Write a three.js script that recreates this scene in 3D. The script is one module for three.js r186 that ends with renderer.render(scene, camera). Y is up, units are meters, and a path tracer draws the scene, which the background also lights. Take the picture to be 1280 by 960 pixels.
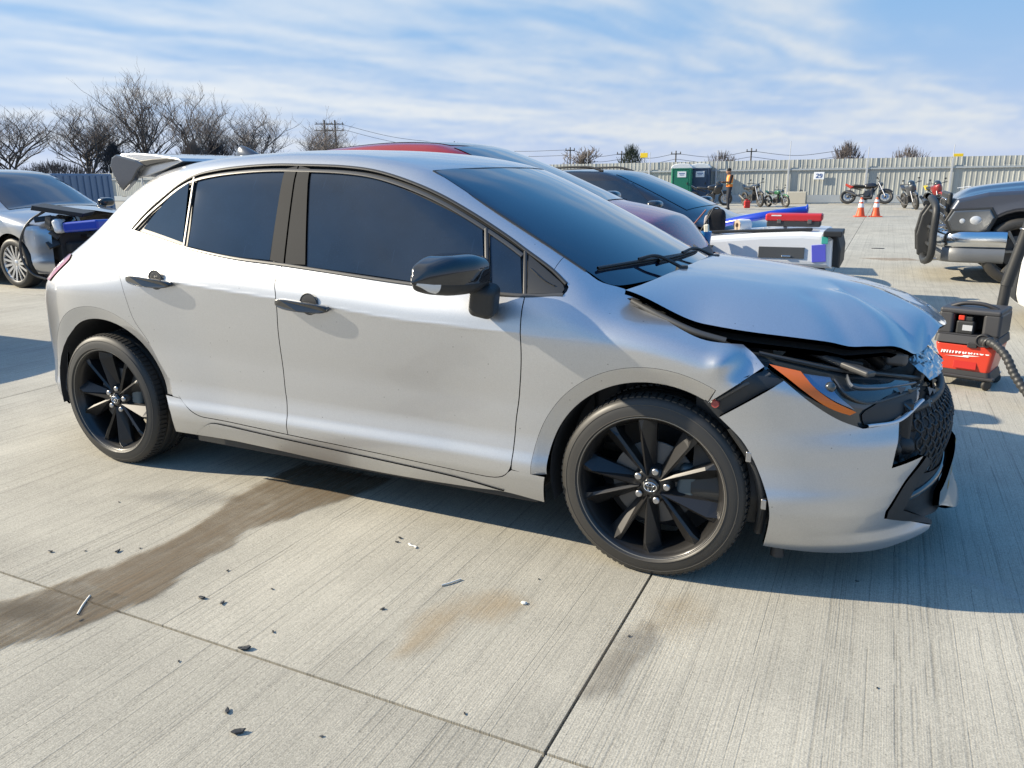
import * as THREE from 'three';
import { mergeGeometries } from 'three/addons/utils/BufferGeometryUtils.js';
import { RoundedBoxGeometry } from 'three/addons/geometries/RoundedBoxGeometry.js';
import { MarchingCubes } from 'three/addons/objects/MarchingCubes.js';
import { FontLoader } from 'three/addons/loaders/FontLoader.js';
import { TextGeometry } from 'three/addons/geometries/TextGeometry.js';

// ---------- camera, sky, sun, exposure ----------
const scene = new THREE.Scene();
const camera = new THREE.PerspectiveCamera(53.48, 4 / 3, 0.05, 4000);
camera.rotation.order = 'YXZ';
camera.position.set(1.943, 1.323, 3.191);
camera.rotation.set(-0.2634, 0.4505, -0.0119);
const SUN = new THREE.Vector3(-1.75, 1, .57).normalize();
const EXPOSURE = 1.68, SUN_POWER = 5.0, SKY = .5;
function rng(seed) { let s = seed >>> 0; return () => { s = (s + 0x6D2B79F5) >>> 0; let t = s; t = Math.imul(t ^ (t >>> 15), t | 1); t ^= t + Math.imul(t ^ (t >>> 7), t | 61); return ((t ^ (t >>> 14)) >>> 0) / 4294967296; }; }
function hash2(i, j, s) { let h = Math.imul(i, 374761393) ^ Math.imul(j, 668265263) ^ Math.imul(s, 974711); h = Math.imul(h ^ (h >>> 13), 1274126177); return ((h ^ (h >>> 16)) >>> 0) / 4294967296; }
function vnoise(x, y, s = 0, px = 0, py = 0) {       // value noise, optional period
  const i = Math.floor(x), j = Math.floor(y), f = x - i, g = y - j, u = f * f * (3 - 2 * f), v = g * g * (3 - 2 * g);
  const w = (a, p) => p ? ((a % p) + p) % p : a, a = w(i, px), b = w(i + 1, px), c = w(j, py), d = w(j + 1, py);
  return (hash2(a, c, s) * (1 - u) + hash2(b, c, s) * u) * (1 - v) + (hash2(a, d, s) * (1 - u) + hash2(b, d, s) * u) * v;
}
function fbm(x, y, s = 0, o = 5) { let a = .5, t = 0, n = 0; for (let k = 0; k < o; k++) { t += a * vnoise(x, y, s + k * 17); n += a; a *= .5; x *= 2.03; y *= 2.03; } return t / n; }
{
  const W = 2048, H = 1024, d = new Float32Array(W * H * 4);
  for (let j = 0; j < H; j++) for (let i = 0; i < W; i++) {
    const el = ((j + .5) / H - .5) * Math.PI, az = ((i + .5) / W - .5) * 2 * Math.PI, c = Math.cos(el);
    const x = Math.cos(az) * c, y = Math.sin(el), z = Math.sin(az) * c, h = Math.max(y, 0);
    const t = Math.pow(1 - h, 2.7), t2 = Math.pow(1 - h, 2.4), cs = x * SUN.x + y * SUN.y + z * SUN.z;
    let r = .09 + .60 * Math.pow(1 - h, 4.2), g = .36 + .17 * t2 + .25 * t, b = .90 + .12 * t2;
    const glow = .30 * Math.pow(Math.max(cs, 0), 6) + .13 * Math.pow(Math.max(cs, 0), 1.5);
    r += glow; g += glow * .97; b += glow * .9;
    if (y > 0) {                                    // a sheet of thin streaked cirrus with a ragged edge, on a plane high above
      const q = 1 / (y + .02), X = x * q, Z = z * q, a = X * .28 - Z * .96, e = -(X + .6) * .96 - (Z + 4.8) * .28;
      const wob = (fbm(a * .3 + 3, e * .45, 40, 3) - .5) * 2.2;
      const st = fbm(a * .24 + wob * .6, e * .85 + wob, 7, 6), fine = fbm(a * 1.7 + wob, e * 4.0 + wob * 2, 23, 5), patch = fbm(a * .16 + 1.7, e * .3 + 5.3, 61, 3);
      const bank = sst(-1.6, 1.6, e + (st - .5) * 5 + (fine - .5) * 1.6);
      let m = bank * clampS(.40 + (st - .42) * 1.35 + (fine - .5) * 1.0 + (patch - .5) * .9, 0, .9);
      m *= sst(.0, .05, y);
      const cr = .92 + .2 * Math.max(cs, 0);
      r += (cr - r) * m; g += (cr * 1.05 - g) * m; b += (cr * 1.09 - b) * m;
    } else { const k = Math.min(1, -y * 6); r += (.28 - r) * k; g += (.27 - g) * k; b += (.25 - b) * k; }
    const o = (j * W + i) * 4; d[o] = r * SKY; d[o + 1] = g * SKY; d[o + 2] = b * SKY; d[o + 3] = 1;
  }
  function sst(a, b, v) { const t = clampS((v - a) / (b - a), 0, 1); return t * t * (3 - 2 * t); }
  function clampS(v, a, b) { return v < a ? a : v > b ? b : v; }
  const sky = new THREE.DataTexture(d, W, H, THREE.RGBAFormat, THREE.FloatType);
  sky.mapping = THREE.EquirectangularReflectionMapping; sky.magFilter = sky.minFilter = THREE.LinearFilter; sky.colorSpace = THREE.LinearSRGBColorSpace; sky.needsUpdate = true;
  scene.background = sky; scene.environment = sky;
}
const sun = new THREE.DirectionalLight(new THREE.Color(1, .89, .70), SUN_POWER);
sun.position.copy(SUN).multiplyScalar(60); sun.castShadow = true; sun.shadow.mapSize.set(4096, 4096);
Object.assign(sun.shadow.camera, { left: -30, right: 30, top: 30, bottom: -30, near: 1, far: 160 });
scene.add(sun, sun.target);
// ---------- body surface of the silver hatchback ----------
const clamp = (v, a, b) => Math.min(b, Math.max(a, v));
const sstep = (a, b, v) => { const t = clamp((v - a) / (b - a), 0, 1); return t * t * (3 - 2 * t); };
const mix = (a, b, t) => a + (b - a) * t;
function spline(pts) {            // monotone cubic through [x, y] pairs
  const n = pts.length, X = pts.map(p => p[0]), Y = pts.map(p => p[1]), d = [], m = [];
  for (let i = 0; i < n - 1; i++) d.push((Y[i + 1] - Y[i]) / (X[i + 1] - X[i]));
  m[0] = d[0]; m[n - 1] = d[n - 2];
  for (let i = 1; i < n - 1; i++) m[i] = d[i - 1] * d[i] <= 0 ? 0 : 2 * d[i - 1] * d[i] / (d[i - 1] + d[i]);
  return x => {
    if (x <= X[0]) return Y[0] + m[0] * (x - X[0]);
    if (x >= X[n - 1]) return Y[n - 1] + m[n - 1] * (x - X[n - 1]);
    let i = 0; while (x > X[i + 1]) i++;
    const h = X[i + 1] - X[i], t = (x - X[i]) / h, t2 = t * t, t3 = t2 * t;
    return (2 * t3 - 3 * t2 + 1) * Y[i] + (t3 - 2 * t2 + t) * h * m[i] + (-2 * t3 + 3 * t2) * Y[i + 1] + (t3 - t2) * h * m[i + 1];
  };
}
const smax = (a, b, k) => { const h = Math.max(k - Math.abs(a - b), 0) / k; return Math.max(a, b) + h * h * k * .25; };
const sideProfile = spline([[.06, .70], [.12, .775], [.17, .822], [.22, .852], [.26, .869], [.30, .882], [.335, .8845], [.39, .871], [.46, .8625], [.55, .8625], [.66, .8695], [.76, .8785], [.815, .8815], [.85, .8775], [.89, .866], [.925, .852], [.95, .838], [1.0, .814], [1.1, .765], [1.2, .714], [1.3, .661], [1.36, .628], [1.45, .574]]);
const creased = spline([[.66, .8695], [.76, .8775], [.80, .8808], [.835, .8838]]), aboveCrease = spline([[.835, .8838], [.87, .8755], [.91, .860], [.95, .838]]);
const beltRise = spline([[-2, .1], [-1.3, .1], [-.9, .083], [-.5, .055], [0, .022], [.4, -.008], [1, -.022], [1.4, -.02]]);
const tailLength = spline([[.05, .57], [.2, .77], [.35, .85], [.55, .855], [.75, .82], [.9, .715], [1.0, .63], [1.2, .5], [1.5, .3]]);
const noseLength = spline([[.05, .79], [.12, .838], [.16, .833], [.22, .795], [.32, .795], [.44, .815], [.50, .808], [.57, .762], [.7, .715], [.85, .64], [1, .5]]);
const cabinTop = spline([[-2.3, .80], [-2.02, .968], [-1.7, 1.145], [-1.5, 1.26], [-1.36, 1.337], [-1.22, 1.395], [-1.0, 1.432], [-.7, 1.456], [-.4, 1.462], [-.1, 1.453], [.1, 1.437], [.25, 1.415], [.38, 1.388], [.5, 1.345], [.7, 1.255], [.9, 1.158], [1.1, 1.056], [1.3, .952], [1.5, .845], [1.8, .68]]);
const hoodTop = spline([[.6, 1.02], [1.0, .985], [1.2, .965], [1.4, .935], [1.6, .893], [1.8, .838], [2.0, .765], [2.15, .69], [2.3, .58]]);
const XR = -1.33, XF = 1.45;
function halfWidth(x, y) {
  const yy = y - beltRise(x) * sstep(.35, .85, y);
  let w = sideProfile(yy);
  if (yy > .66 && yy < .95 && x < 1.15 && x > -1.3) {                                 // the crease along the shoulder
    const k = (1 - sstep(.7, 1.15, x)) * sstep(-1.3, -.95, x), d = yy - .835; const c = d < -.006 ? creased(yy) : d > .006 ? aboveCrease(yy) : mix(creased(.829), aboveCrease(.841), (d + .006) / .012) + .0012 * (1 - (d / .006) ** 2); w = mix(w, c, k);
  }
  const up = sstep(.86, 1.1, y);
  if (x > .1) w -= up * .085 * (x - .1) * (x - .1);
  if (x < -.3) w -= sstep(.83, 1.18, y) * .105 * (x + .3) * (x + .3);
  w += .012 * sstep(.5, .8, y) * (1 - sstep(.8, 1.05, y)) * sstep(-.7, -1.3, x);      // rear haunch
  for (const [cx, R] of [[1.32, .418], [-1.32, .456]]) {                              // wheel arch lips
    const r = Math.hypot(x - cx, y - .32);
    if (r < .8) { w += .012 * (1 - sstep(R, .8, r)); }
  }
  return w;
}
function bodyField(x, y, z) {
  const az = Math.abs(z), w = halfWidth(clamp(x, -1.75, 1.7), y);
  let fs;
  if (x < XR) { const L = tailLength(y); fs = (Math.pow(Math.pow((XR - x) / L, 2.5) + Math.pow(az / w, 2.5), .4) - 1) * .8; }
  else if (x > XF) { const L = noseLength(y); fs = (Math.pow(Math.pow((x - XF) / L, 2.3) + Math.pow(az / w, 2.3), 1 / 2.3) - 1) * .8; }
  else fs = (az / w - 1) * .8;
  const z2 = z * z;
  const sh = x > -.4 ? .22 * sstep(-.4, .5, x) : -.24 * sstep(-.4, -1.2, x);
  const tc = cabinTop(x + sh * z2) - .055 * z2 - .10 * z2 * z2;
  const th = hoodTop(x + .28 * z2) - .10 * z2;
  const T = x < .5 ? tc : smax(tc, th, .03);
  return smax(fs, (y - T) * .9, mix(.10, .05, sstep(.6, 1.2, x)));
}
const lipField = (cx, R) => (x, y, z) => { const r = Math.hypot(x - cx, y - .32); return bodyField(x, y, z) + (r < R ? (R - r) * .36 : 0); };
const archArc = (cx, R, a0, a1, n = 40) => { const o = []; for (let i = 0; i <= n; i++) { const a = mix(a0, a1, i / n) * Math.PI / 180, x = cx + R * Math.cos(a), y = .32 + R * Math.sin(a); o.push(castRay([x, y, 0], [0, 0, 1])); } return o; };
const Y0 = .55;
function castRay(o, d, t1 = 2.2, F = bodyField) {      // from inside outwards
  let a = 0, b = t1;
  for (let i = 0; i < 26; i++) { const m = (a + b) / 2; F(o[0] + d[0] * m, o[1] + d[1] * m, o[2] + d[2] * m) < 0 ? a = m : b = m; }
  return [o[0] + d[0] * a, o[1] + d[1] * a, o[2] + d[2] * a];
}
function fieldNormal(p, F = bodyField) {
  const e = .004, g = [0, 1, 2].map(i => { const a = [...p], b = [...p]; a[i] += e; b[i] -= e; return F(...a) - F(...b); });
  const l = Math.hypot(...g) || 1; return g.map(v => v / l);
}
const polarOn = F => ({
  to: ([u, v]) => {
    const c = Math.cos(v), s = Math.sin(v);
    if (u < XR) { const t = XR - u; return castRay([XR, Y0, 0], [-Math.sin(t) * c, s, Math.cos(t) * c], 2.2, F); }
    if (u > XF) { const t = u - XF; return castRay([XF, Y0, 0], [Math.sin(t) * c, s, Math.cos(t) * c], 2.2, F); }
    return castRay([u, Y0, 0], [0, s, c], 2.2, F);
  },
  from: ([x, y, z]) => x < XR ? [XR - Math.atan2(XR - x, z), Math.atan2(y - Y0, Math.hypot(XR - x, z))] : x > XF ? [XF + Math.atan2(x - XF, z), Math.atan2(y - Y0, Math.hypot(x - XF, z))] : [x, Math.atan2(y - Y0, z)]
});
const casters = {                                   // 2-D panel coordinates <-> point on the body
  side: { to: ([u, v]) => castRay([u, v, 0], [0, 0, 1]), from: p => [p[0], p[1]] },
  top: { to: ([u, v]) => castRay([u, .5, v], [0, 1, 0]), from: p => [p[0], p[2]] },
  polar: polarOn(bodyField)
};
const L = {
rearDoor: [[[-1.181,1.113,0.733],[-1.165,0.988,0.838]],[[-1.165,0.988,0.838],[-1.106,0.913,0.883],[-1.078,0.837,0.893],[-1.051,0.732,0.887],[-0.992,0.643,0.878],[-0.916,0.511,0.875],[-0.826,0.391,0.883],[-0.758,0.344,0.893],[-0.705,0.323,0.891],[-0.637,0.319,0.887]],[[-0.637,0.319,0.887],[-0.215,0.302,0.882]],[[-0.215,0.302,0.882],[-0.22,0.427,0.865],[-0.225,0.484,0.862]],[[-0.225,0.484,0.862],[-0.225,0.725,0.872],[-0.212,0.877,0.883],[-0.224,0.928,0.868],[-0.221,0.965,0.851],[-0.209,0.999,0.831]],[[-0.209,0.999,0.831],[-0.478,1.017,0.829],[-0.77,1.052,0.809],[-0.967,1.083,0.778],[-1.181,1.113,0.733]]],
frontDoor: [[[-0.215,0.302,0.882],[0.243,0.285,0.879],[0.604,0.268,0.873],[0.715,0.267,0.878]],[[0.715,0.267,0.878],[0.753,0.271,0.881],[0.789,0.284,0.888],[0.815,0.309,0.893],[0.826,0.336,0.895]],[[0.826,0.336,0.895],[0.836,0.493,0.873],[0.851,0.597,0.874],[0.863,0.749,0.884],[0.852,0.934,0.825]],[[0.852,0.934,0.825],[0.409,0.951,0.831],[-0.209,0.999,0.831]],[[-0.209,0.999,0.831],[-0.221,0.965,0.851],[-0.224,0.928,0.868],[-0.212,0.877,0.883],[-0.225,0.725,0.872],[-0.225,0.484,0.862]],[[-0.225,0.484,0.862],[-0.22,0.427,0.865],[-0.215,0.302,0.882]]],
fender: [[[0.825,0.317,0.894],[0.891,0.314,0.895],[0.957,0.311,0.895]],[[0.957,0.311,0.895],[0.957,0.385,0.884],[0.988,0.481,0.874],[1.039,0.551,0.875],[1.103,0.616,0.879],[1.183,0.659,0.883],[1.266,0.681,0.885],[1.352,0.685,0.885],[1.436,0.669,0.883],[1.5,0.639,0.88]],[[1.5,0.639,0.88],[1.656,0.758,0.813]],[[1.656,0.758,0.813],[1.617,0.784,0.771],[1.574,0.806,0.736]],[[1.574,0.806,0.736],[1.508,0.814,0.775],[1.45,0.825,0.789],[1.335,0.863,0.741],[1.225,0.909,0.65],[1.145,0.949,0.635]],[[1.145,0.949,0.635],[1.114,0.959,0.651],[1.072,0.974,0.673],[1.014,1.006,0.664],[0.928,1.053,0.658]],[[0.928,1.053,0.658],[0.92,1.014,0.733]],[[0.92,1.014,0.733],[0.981,0.973,0.765],[0.992,0.959,0.78],[0.984,0.941,0.804]],[[0.984,0.941,0.804],[0.852,0.934,0.825]],[[0.852,0.934,0.825],[0.863,0.749,0.884],[0.851,0.597,0.874],[0.836,0.493,0.873],[0.826,0.336,0.895]]],
rocker: [[[-0.916,0.397,0.882],[-0.823,0.391,0.882]],[[-0.823,0.391,0.882],[-0.758,0.344,0.893],[-0.705,0.323,0.891],[-0.637,0.319,0.887]],[[-0.637,0.319,0.887],[-0.215,0.302,0.882],[0.243,0.285,0.879],[0.604,0.268,0.873],[0.715,0.267,0.878]],[[0.715,0.267,0.878],[0.753,0.271,0.881],[0.789,0.284,0.888],[0.815,0.309,0.893],[0.825,0.317,0.894]],[[0.825,0.317,0.894],[0.957,0.311,0.895]],[[0.957,0.311,0.895],[0.946,0.255,0.879],[0.936,0.191,0.848]],[[0.936,0.191,0.848],[0.786,0.206,0.854],[0.611,0.195,0.84],[0.194,0.185,0.832],[-0.391,0.209,0.846],[-0.795,0.216,0.861],[-0.906,0.215,0.861]],[[-0.906,0.215,0.861],[-0.884,0.318,0.896],[-0.916,0.397,0.882]]],
quarterFront: [[[-1.181,1.113,0.733],[-1.165,0.988,0.838]],[[-1.165,0.988,0.838],[-1.106,0.913,0.883],[-1.078,0.837,0.893],[-1.051,0.732,0.887],[-0.992,0.643,0.878],[-0.916,0.511,0.875],[-0.826,0.391,0.883]],[[-0.826,0.391,0.883],[-0.916,0.397,0.882]],[[-0.916,0.397,0.882],[-0.971,0.447,0.876],[-1.047,0.551,0.875],[-1.14,0.652,0.881],[-1.21,0.694,0.886],[-1.303,0.712,0.889],[-1.398,0.699,0.886],[-1.525,0.642,0.872],[-1.644,0.555,0.846],[-1.745,0.447,0.815],[-1.711,0.36,0.842]]],
dlo: [[[-1.184,1.116,0.73],[-1.172,1.134,0.72],[-1.101,1.201,0.694],[-1.023,1.254,0.678],[-0.927,1.316,0.653],[-0.837,1.353,0.637],[-0.716,1.373,0.63],[-0.544,1.386,0.625],[-0.381,1.39,0.622],[-0.264,1.387,0.62],[-0.043,1.377,0.617],[0.109,1.359,0.621],[0.258,1.323,0.633],[0.414,1.27,0.647],[0.574,1.198,0.666],[0.731,1.117,0.69],[0.793,1.082,0.703],[0.916,1.015,0.735],[0.981,0.973,0.765],[0.992,0.959,0.78],[0.984,0.941,0.804]]],
belt: [[[-1.183,1.114,0.732],[-0.968,1.084,0.777],[-0.771,1.053,0.808],[-0.478,1.019,0.829],[-0.21,1.001,0.831],[0.409,0.952,0.83],[0.851,0.934,0.825],[0.984,0.941,0.804]]],
wsEdge: [[[0.92,1.014,0.733],[0.928,1.053,0.658]],[[1.014,1.007,0.664],[0.833,1.106,0.644],[0.619,1.216,0.614],[0.341,1.354,0.555]],[[0.341,1.354,0.555],[0.412,1.364,0.319],[0.442,1.367,0.062]]],
wsBase: [[[1.014,1.007,0.664],[1.073,0.972,0.676],[1.117,0.955,0.659]]],
frontGlass: [[[-0.189,1.363,0.638],[-0.028,1.353,0.638],[0.124,1.329,0.645],[0.275,1.288,0.659],[0.429,1.232,0.676],[0.556,1.182,0.687],[0.622,1.153,0.693]],[[0.622,1.153,0.693],[0.657,1.049,0.758],[0.687,0.94,0.827]],[[0.687,0.94,0.827],[0.406,0.962,0.825],[0.174,0.981,0.826],[-0.091,1,0.827]],[[-0.091,1,0.827],[-0.189,1.363,0.638]]],
doorQuarterGlass: [[[0.658,1.134,0.699],[0.788,1.063,0.724]],[[0.788,1.063,0.724],[0.836,0.943,0.818]],[[0.836,0.943,0.818],[0.724,0.941,0.824]],[[0.724,0.941,0.824],[0.658,1.134,0.699]]],
sailPanel: [[[0.817,1.063,0.715],[0.933,0.994,0.755],[0.972,0.97,0.772],[0.981,0.956,0.787],[0.977,0.947,0.799]],[[0.977,0.947,0.799],[0.859,0.941,0.819]],[[0.859,0.941,0.819],[0.817,1.063,0.715]]],
pillarRear: [[[-0.323,1.372,0.636],[-0.267,1.383,0.625]],[[-0.267,1.383,0.625],[-0.206,1.007,0.828]],[[-0.206,1.007,0.828],[-0.277,1.016,0.826]],[[-0.277,1.016,0.826],[-0.323,1.372,0.636]]],
pillarFront: [[[-0.259,1.383,0.625],[-0.199,1.371,0.633]],[[-0.199,1.371,0.633],[-0.098,1.005,0.825]],[[-0.098,1.005,0.825],[-0.197,1.004,0.829]],[[-0.197,1.004,0.829],[-0.259,1.383,0.625]]],
rearGlass: [[[-0.812,1.333,0.654],[-0.698,1.348,0.652],[-0.526,1.361,0.647],[-0.326,1.368,0.641]],[[-0.326,1.368,0.641],[-0.284,1.018,0.825]],[[-0.284,1.018,0.825],[-0.482,1.028,0.824],[-0.755,1.06,0.805]],[[-0.755,1.06,0.805],[-0.812,1.333,0.654]]],
rearQuarterGlass: [[[-0.851,1.321,0.658],[-0.803,1.071,0.797]],[[-0.803,1.071,0.797],[-1.103,1.123,0.737]],[[-1.103,1.123,0.737],[-1.007,1.221,0.696],[-0.929,1.283,0.673],[-0.851,1.321,0.658]]],
divider: [[[-0.841,1.343,0.644],[-0.773,1.058,0.805]]],
dividerFront: [[[0.639,1.148,0.692],[0.707,0.939,0.826]]],
doorFrameEdge: [[[0.802,1.073,0.709],[0.851,0.935,0.824]]],
skirt: [[[-0.767,0.229,0.866],[-0.657,0.295,0.885],[-0.552,0.297,0.882]],[[-0.552,0.297,0.882],[-0.222,0.279,0.876],[0.236,0.257,0.868],[0.597,0.236,0.861],[0.78,0.215,0.858]],[[0.78,0.215,0.858],[0.613,0.199,0.843],[0.196,0.19,0.835],[-0.388,0.214,0.849],[-0.77,0.225,0.864]]],
headlight: [[[1.582,0.803,0.74],[1.656,0.76,0.809],[1.714,0.723,0.826],[1.786,0.664,0.813],[1.873,0.601,0.765],[1.945,0.566,0.716]],[[1.945,0.566,0.716],[2.046,0.568,0.609]],[[2.046,0.568,0.609],[2.115,0.611,0.464]],[[2.115,0.611,0.464],[2.111,0.675,0.352]],[[2.111,0.675,0.352],[1.974,0.719,0.506],[1.833,0.752,0.615],[1.716,0.779,0.671],[1.582,0.803,0.74]]],
amber: [[[1.664,0.765,0.784],[1.755,0.743,0.75]],[[1.755,0.743,0.75],[1.798,0.706,0.785],[1.851,0.663,0.773],[1.925,0.618,0.725]],[[1.925,0.618,0.725],[1.908,0.61,0.739]],[[1.908,0.61,0.739],[1.872,0.625,0.764],[1.829,0.65,0.79],[1.77,0.697,0.812],[1.718,0.735,0.808],[1.664,0.765,0.784]]],
reflectorPlate: [[[1.762,0.741,0.748],[1.841,0.725,0.7]],[[1.841,0.725,0.7],[1.861,0.688,0.749],[1.924,0.623,0.724]],[[1.924,0.623,0.724],[1.855,0.665,0.769],[1.802,0.707,0.78],[1.762,0.741,0.748]]],
cavity: [[[1.984,0.635,0.66],[2.027,0.658,0.581],[2.104,0.647,0.442]],[[2.104,0.647,0.442],[2.107,0.614,0.479]],[[2.107,0.614,0.479],[2.04,0.579,0.612],[1.958,0.574,0.703]],[[1.958,0.574,0.703],[1.948,0.605,0.706],[1.984,0.635,0.66]]],
lensTop: [[[1.626,0.792,0.732],[1.743,0.765,0.69],[1.882,0.731,0.619],[1.975,0.712,0.533],[2.108,0.67,0.378]]],
lensEdge: [[[1.958,0.572,0.703],[2.045,0.573,0.607],[2.112,0.612,0.469],[2.114,0.668,0.367]]],
bumper: [[[1.538,0.598,0.874],[1.714,0.722,0.827]],[[1.714,0.722,0.827],[1.786,0.664,0.813],[1.873,0.601,0.765],[1.945,0.566,0.716]],[[1.945,0.566,0.716],[2.046,0.568,0.609]],[[2.046,0.568,0.609],[2.045,0.491,0.652],[2.039,0.432,0.663]],[[2.039,0.432,0.663],[2.128,0.448,0.551]],[[2.128,0.448,0.551],[2.08,0.373,0.613],[2.037,0.285,0.66]],[[2.037,0.285,0.66],[2.035,0.257,0.654]],[[2.035,0.257,0.654],[2.184,0.174,0.448]],[[2.184,0.174,0.448],[2.18,0.164,0.461]],[[2.18,0.164,0.461],[2.11,0.15,0.559],[2.015,0.132,0.639],[1.928,0.132,0.695],[1.69,0.158,0.804]],[[1.69,0.158,0.804],[1.707,0.309,0.865],[1.681,0.396,0.86],[1.616,0.52,0.864],[1.538,0.598,0.874]]],
fog: [[[2.136,0.445,0.539],[2.151,0.422,0.513]],[[2.151,0.422,0.513],[2.118,0.352,0.557],[2.087,0.272,0.594]],[[2.087,0.272,0.594],[2.183,0.186,0.435]],[[2.183,0.186,0.435],[2.184,0.176,0.446]],[[2.184,0.176,0.446],[2.04,0.256,0.649]],[[2.04,0.256,0.649],[2.042,0.283,0.654]],[[2.042,0.283,0.654],[2.081,0.367,0.612],[2.136,0.445,0.539]]],
bracket: [[[1.5,0.638,0.88],[1.656,0.758,0.813]],[[1.656,0.758,0.813],[1.714,0.722,0.827]],[[1.714,0.722,0.827],[1.538,0.599,0.875]],[[1.538,0.599,0.875],[1.5,0.638,0.88]]],
lampLine: [[[1.855,0.72,0.697],[1.892,0.681,0.727],[1.95,0.645,0.693],[2.028,0.646,0.593],[2.104,0.649,0.439]]],
lampLow: [[[1.888,0.726,0.629],[1.911,0.701,0.676],[1.979,0.685,0.614],[2.098,0.666,0.42]]],
wipA: [[[1.058,0.985,0.659],[1.102,0.995,0.551],[1.144,0.996,0.444],[1.195,0.98,0.385]]],
wipB: [[[1.183,0.98,0.42],[1.218,0.992,0.138],[1.23,0.977,-0.257]]],
taillight: [[[-1.69,0.988,0.696],[-1.514,0.97,0.811],[-1.516,0.922,0.854],[-1.549,0.877,0.871]]],
handleF: [[[-0.183,0.862,0.883],[-0.058,0.857,0.884],[0.054,0.848,0.884]]],
handleR: [[[-1.025,0.917,0.882],[-0.906,0.912,0.881],[-0.782,0.903,0.881]]],
cups: [[[-0.058,0.86,0.884],[-0.895,0.916,0.881]]],
screw: [[[1.522,0.638,0.879]]],
tailsil: [[[-1.862,0.655,0.768],[-1.876,0.53,0.776],[-1.882,0.357,0.764],[-1.558,0.936,0.83],[-1.579,1.121,0.615],[-1.359,1.274,0.583]]],
mirrorFoot: [[[0.67,0.859,0.874],[0.755,0.872,0.868],[0.806,0.926,0.832]]],
ball: [[[1.854,0.693,0.751]]],
};
// ---------- helpers ----------
const taken = {};
function numbered(n) { const k = taken[n] = (taken[n] ?? -1) + 1; return k ? `${n}_${String(k).padStart(3, '0')}` : n; }
function shadowy(m) { m.castShadow = m.receiveShadow = true; return m; }
function clean(g) { const o = new THREE.BufferGeometry(); const q = g.index ? g.toNonIndexed() : g; for (const k of ['position', 'normal', 'uv']) if (q.attributes[k]) o.setAttribute(k, q.attributes[k]); if (!o.attributes.normal) o.computeVertexNormals(); if (!o.attributes.uv) o.setAttribute('uv', new THREE.BufferAttribute(new Float32Array(o.attributes.position.count * 2), 2)); return o; }
function merged(gs) { return Array.isArray(gs) ? (gs.length === 1 ? gs[0] : mergeGeometries(gs.map(clean))) : gs; }
function obj(name, gs, mat, parent) { const m = shadowy(new THREE.Mesh(merged(gs), mat)); m.name = parent && parent !== scene ? name : numbered(name); (parent || scene).add(m); return m; }
function tag(o, label, category, group) { o.userData.label = label; o.userData.category = category; if (group) o.userData.group = group; return o; }
function thing(name, label, category, p = [0, 0, 0], turn = 0, group) { const o = new THREE.Group(); o.name = numbered(name); scene.add(o); o.position.set(...p); o.rotation.y = turn; return tag(o, label, category, group); }
function grp(name, parent) { const o = new THREE.Group(); o.name = name; parent.add(o); return o; }
function structure(o) { o.userData.kind = 'structure'; return o; }
const T3 = (g, p = [0, 0, 0], r = [0, 0, 0], s) => { if (s) g.scale(...s); g.rotateX(r[0]).rotateY(r[1]).rotateZ(r[2]); return g.translate(...p); };
const box = (w, h, d, p, r) => T3(new THREE.BoxGeometry(w, h, d), p, r);
const rbox = (w, h, d, rad, p, r, seg = 3) => T3(new RoundedBoxGeometry(w, h, d, seg, Math.min(rad, w / 2.01, h / 2.01, d / 2.01)), p, r);
const cyl = (r1, r2, h, p, r, n = 20, open = false) => T3(new THREE.CylinderGeometry(r1, r2, h, n, 1, open), p, r);
const ball = (r, p, s, n = 20) => T3(new THREE.SphereGeometry(r, n, Math.ceil(n * .7)), p, [0, 0, 0], s);
const V = a => new THREE.Vector3(...a);
const curve = (pts, closed = false) => new THREE.CatmullRomCurve3(pts.map(V), closed, 'centripetal');
const tube = (pts, r, seg = 24, n = 8, closed = false) => new THREE.TubeGeometry(curve(pts, closed), seg, r, n, closed);
function rod(a, b, r1, r2 = r1, n = 8) { const A = V(a), B = V(b), d = B.clone().sub(A), g = new THREE.CylinderGeometry(r2, r1, d.length(), n); g.applyQuaternion(new THREE.Quaternion().setFromUnitVectors(new THREE.Vector3(0, 1, 0), d.normalize())); return g.translate((A.x + B.x) / 2, (A.y + B.y) / 2, (A.z + B.z) / 2); }
function beam(a, b, w, h) { const A = V(a), B = V(b), d = B.clone().sub(A), g = new THREE.BoxGeometry(w, h, d.length()); g.applyMatrix4(new THREE.Matrix4().lookAt(B, A, Math.abs(d.y) / d.length() > .98 ? new THREE.Vector3(1, 0, 0) : new THREE.Vector3(0, 1, 0))); return g.translate((A.x + B.x) / 2, (A.y + B.y) / 2, (A.z + B.z) / 2); }
function extrude(pts, d, bevel = 0, seg = 2) { const s = new THREE.Shape(pts.map(p => new THREE.Vector2(...p))); const g = new THREE.ExtrudeGeometry(s, { depth: d - 2 * bevel, bevelEnabled: bevel > 0, bevelSize: bevel, bevelThickness: bevel, bevelSegments: seg, bevelOffset: -bevel, curveSegments: 10 }); return g.translate(0, 0, -d / 2 + bevel); }
const lathe = (pts, n = 48) => new THREE.LatheGeometry(pts.map(p => new THREE.Vector2(...p)), n);
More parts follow.
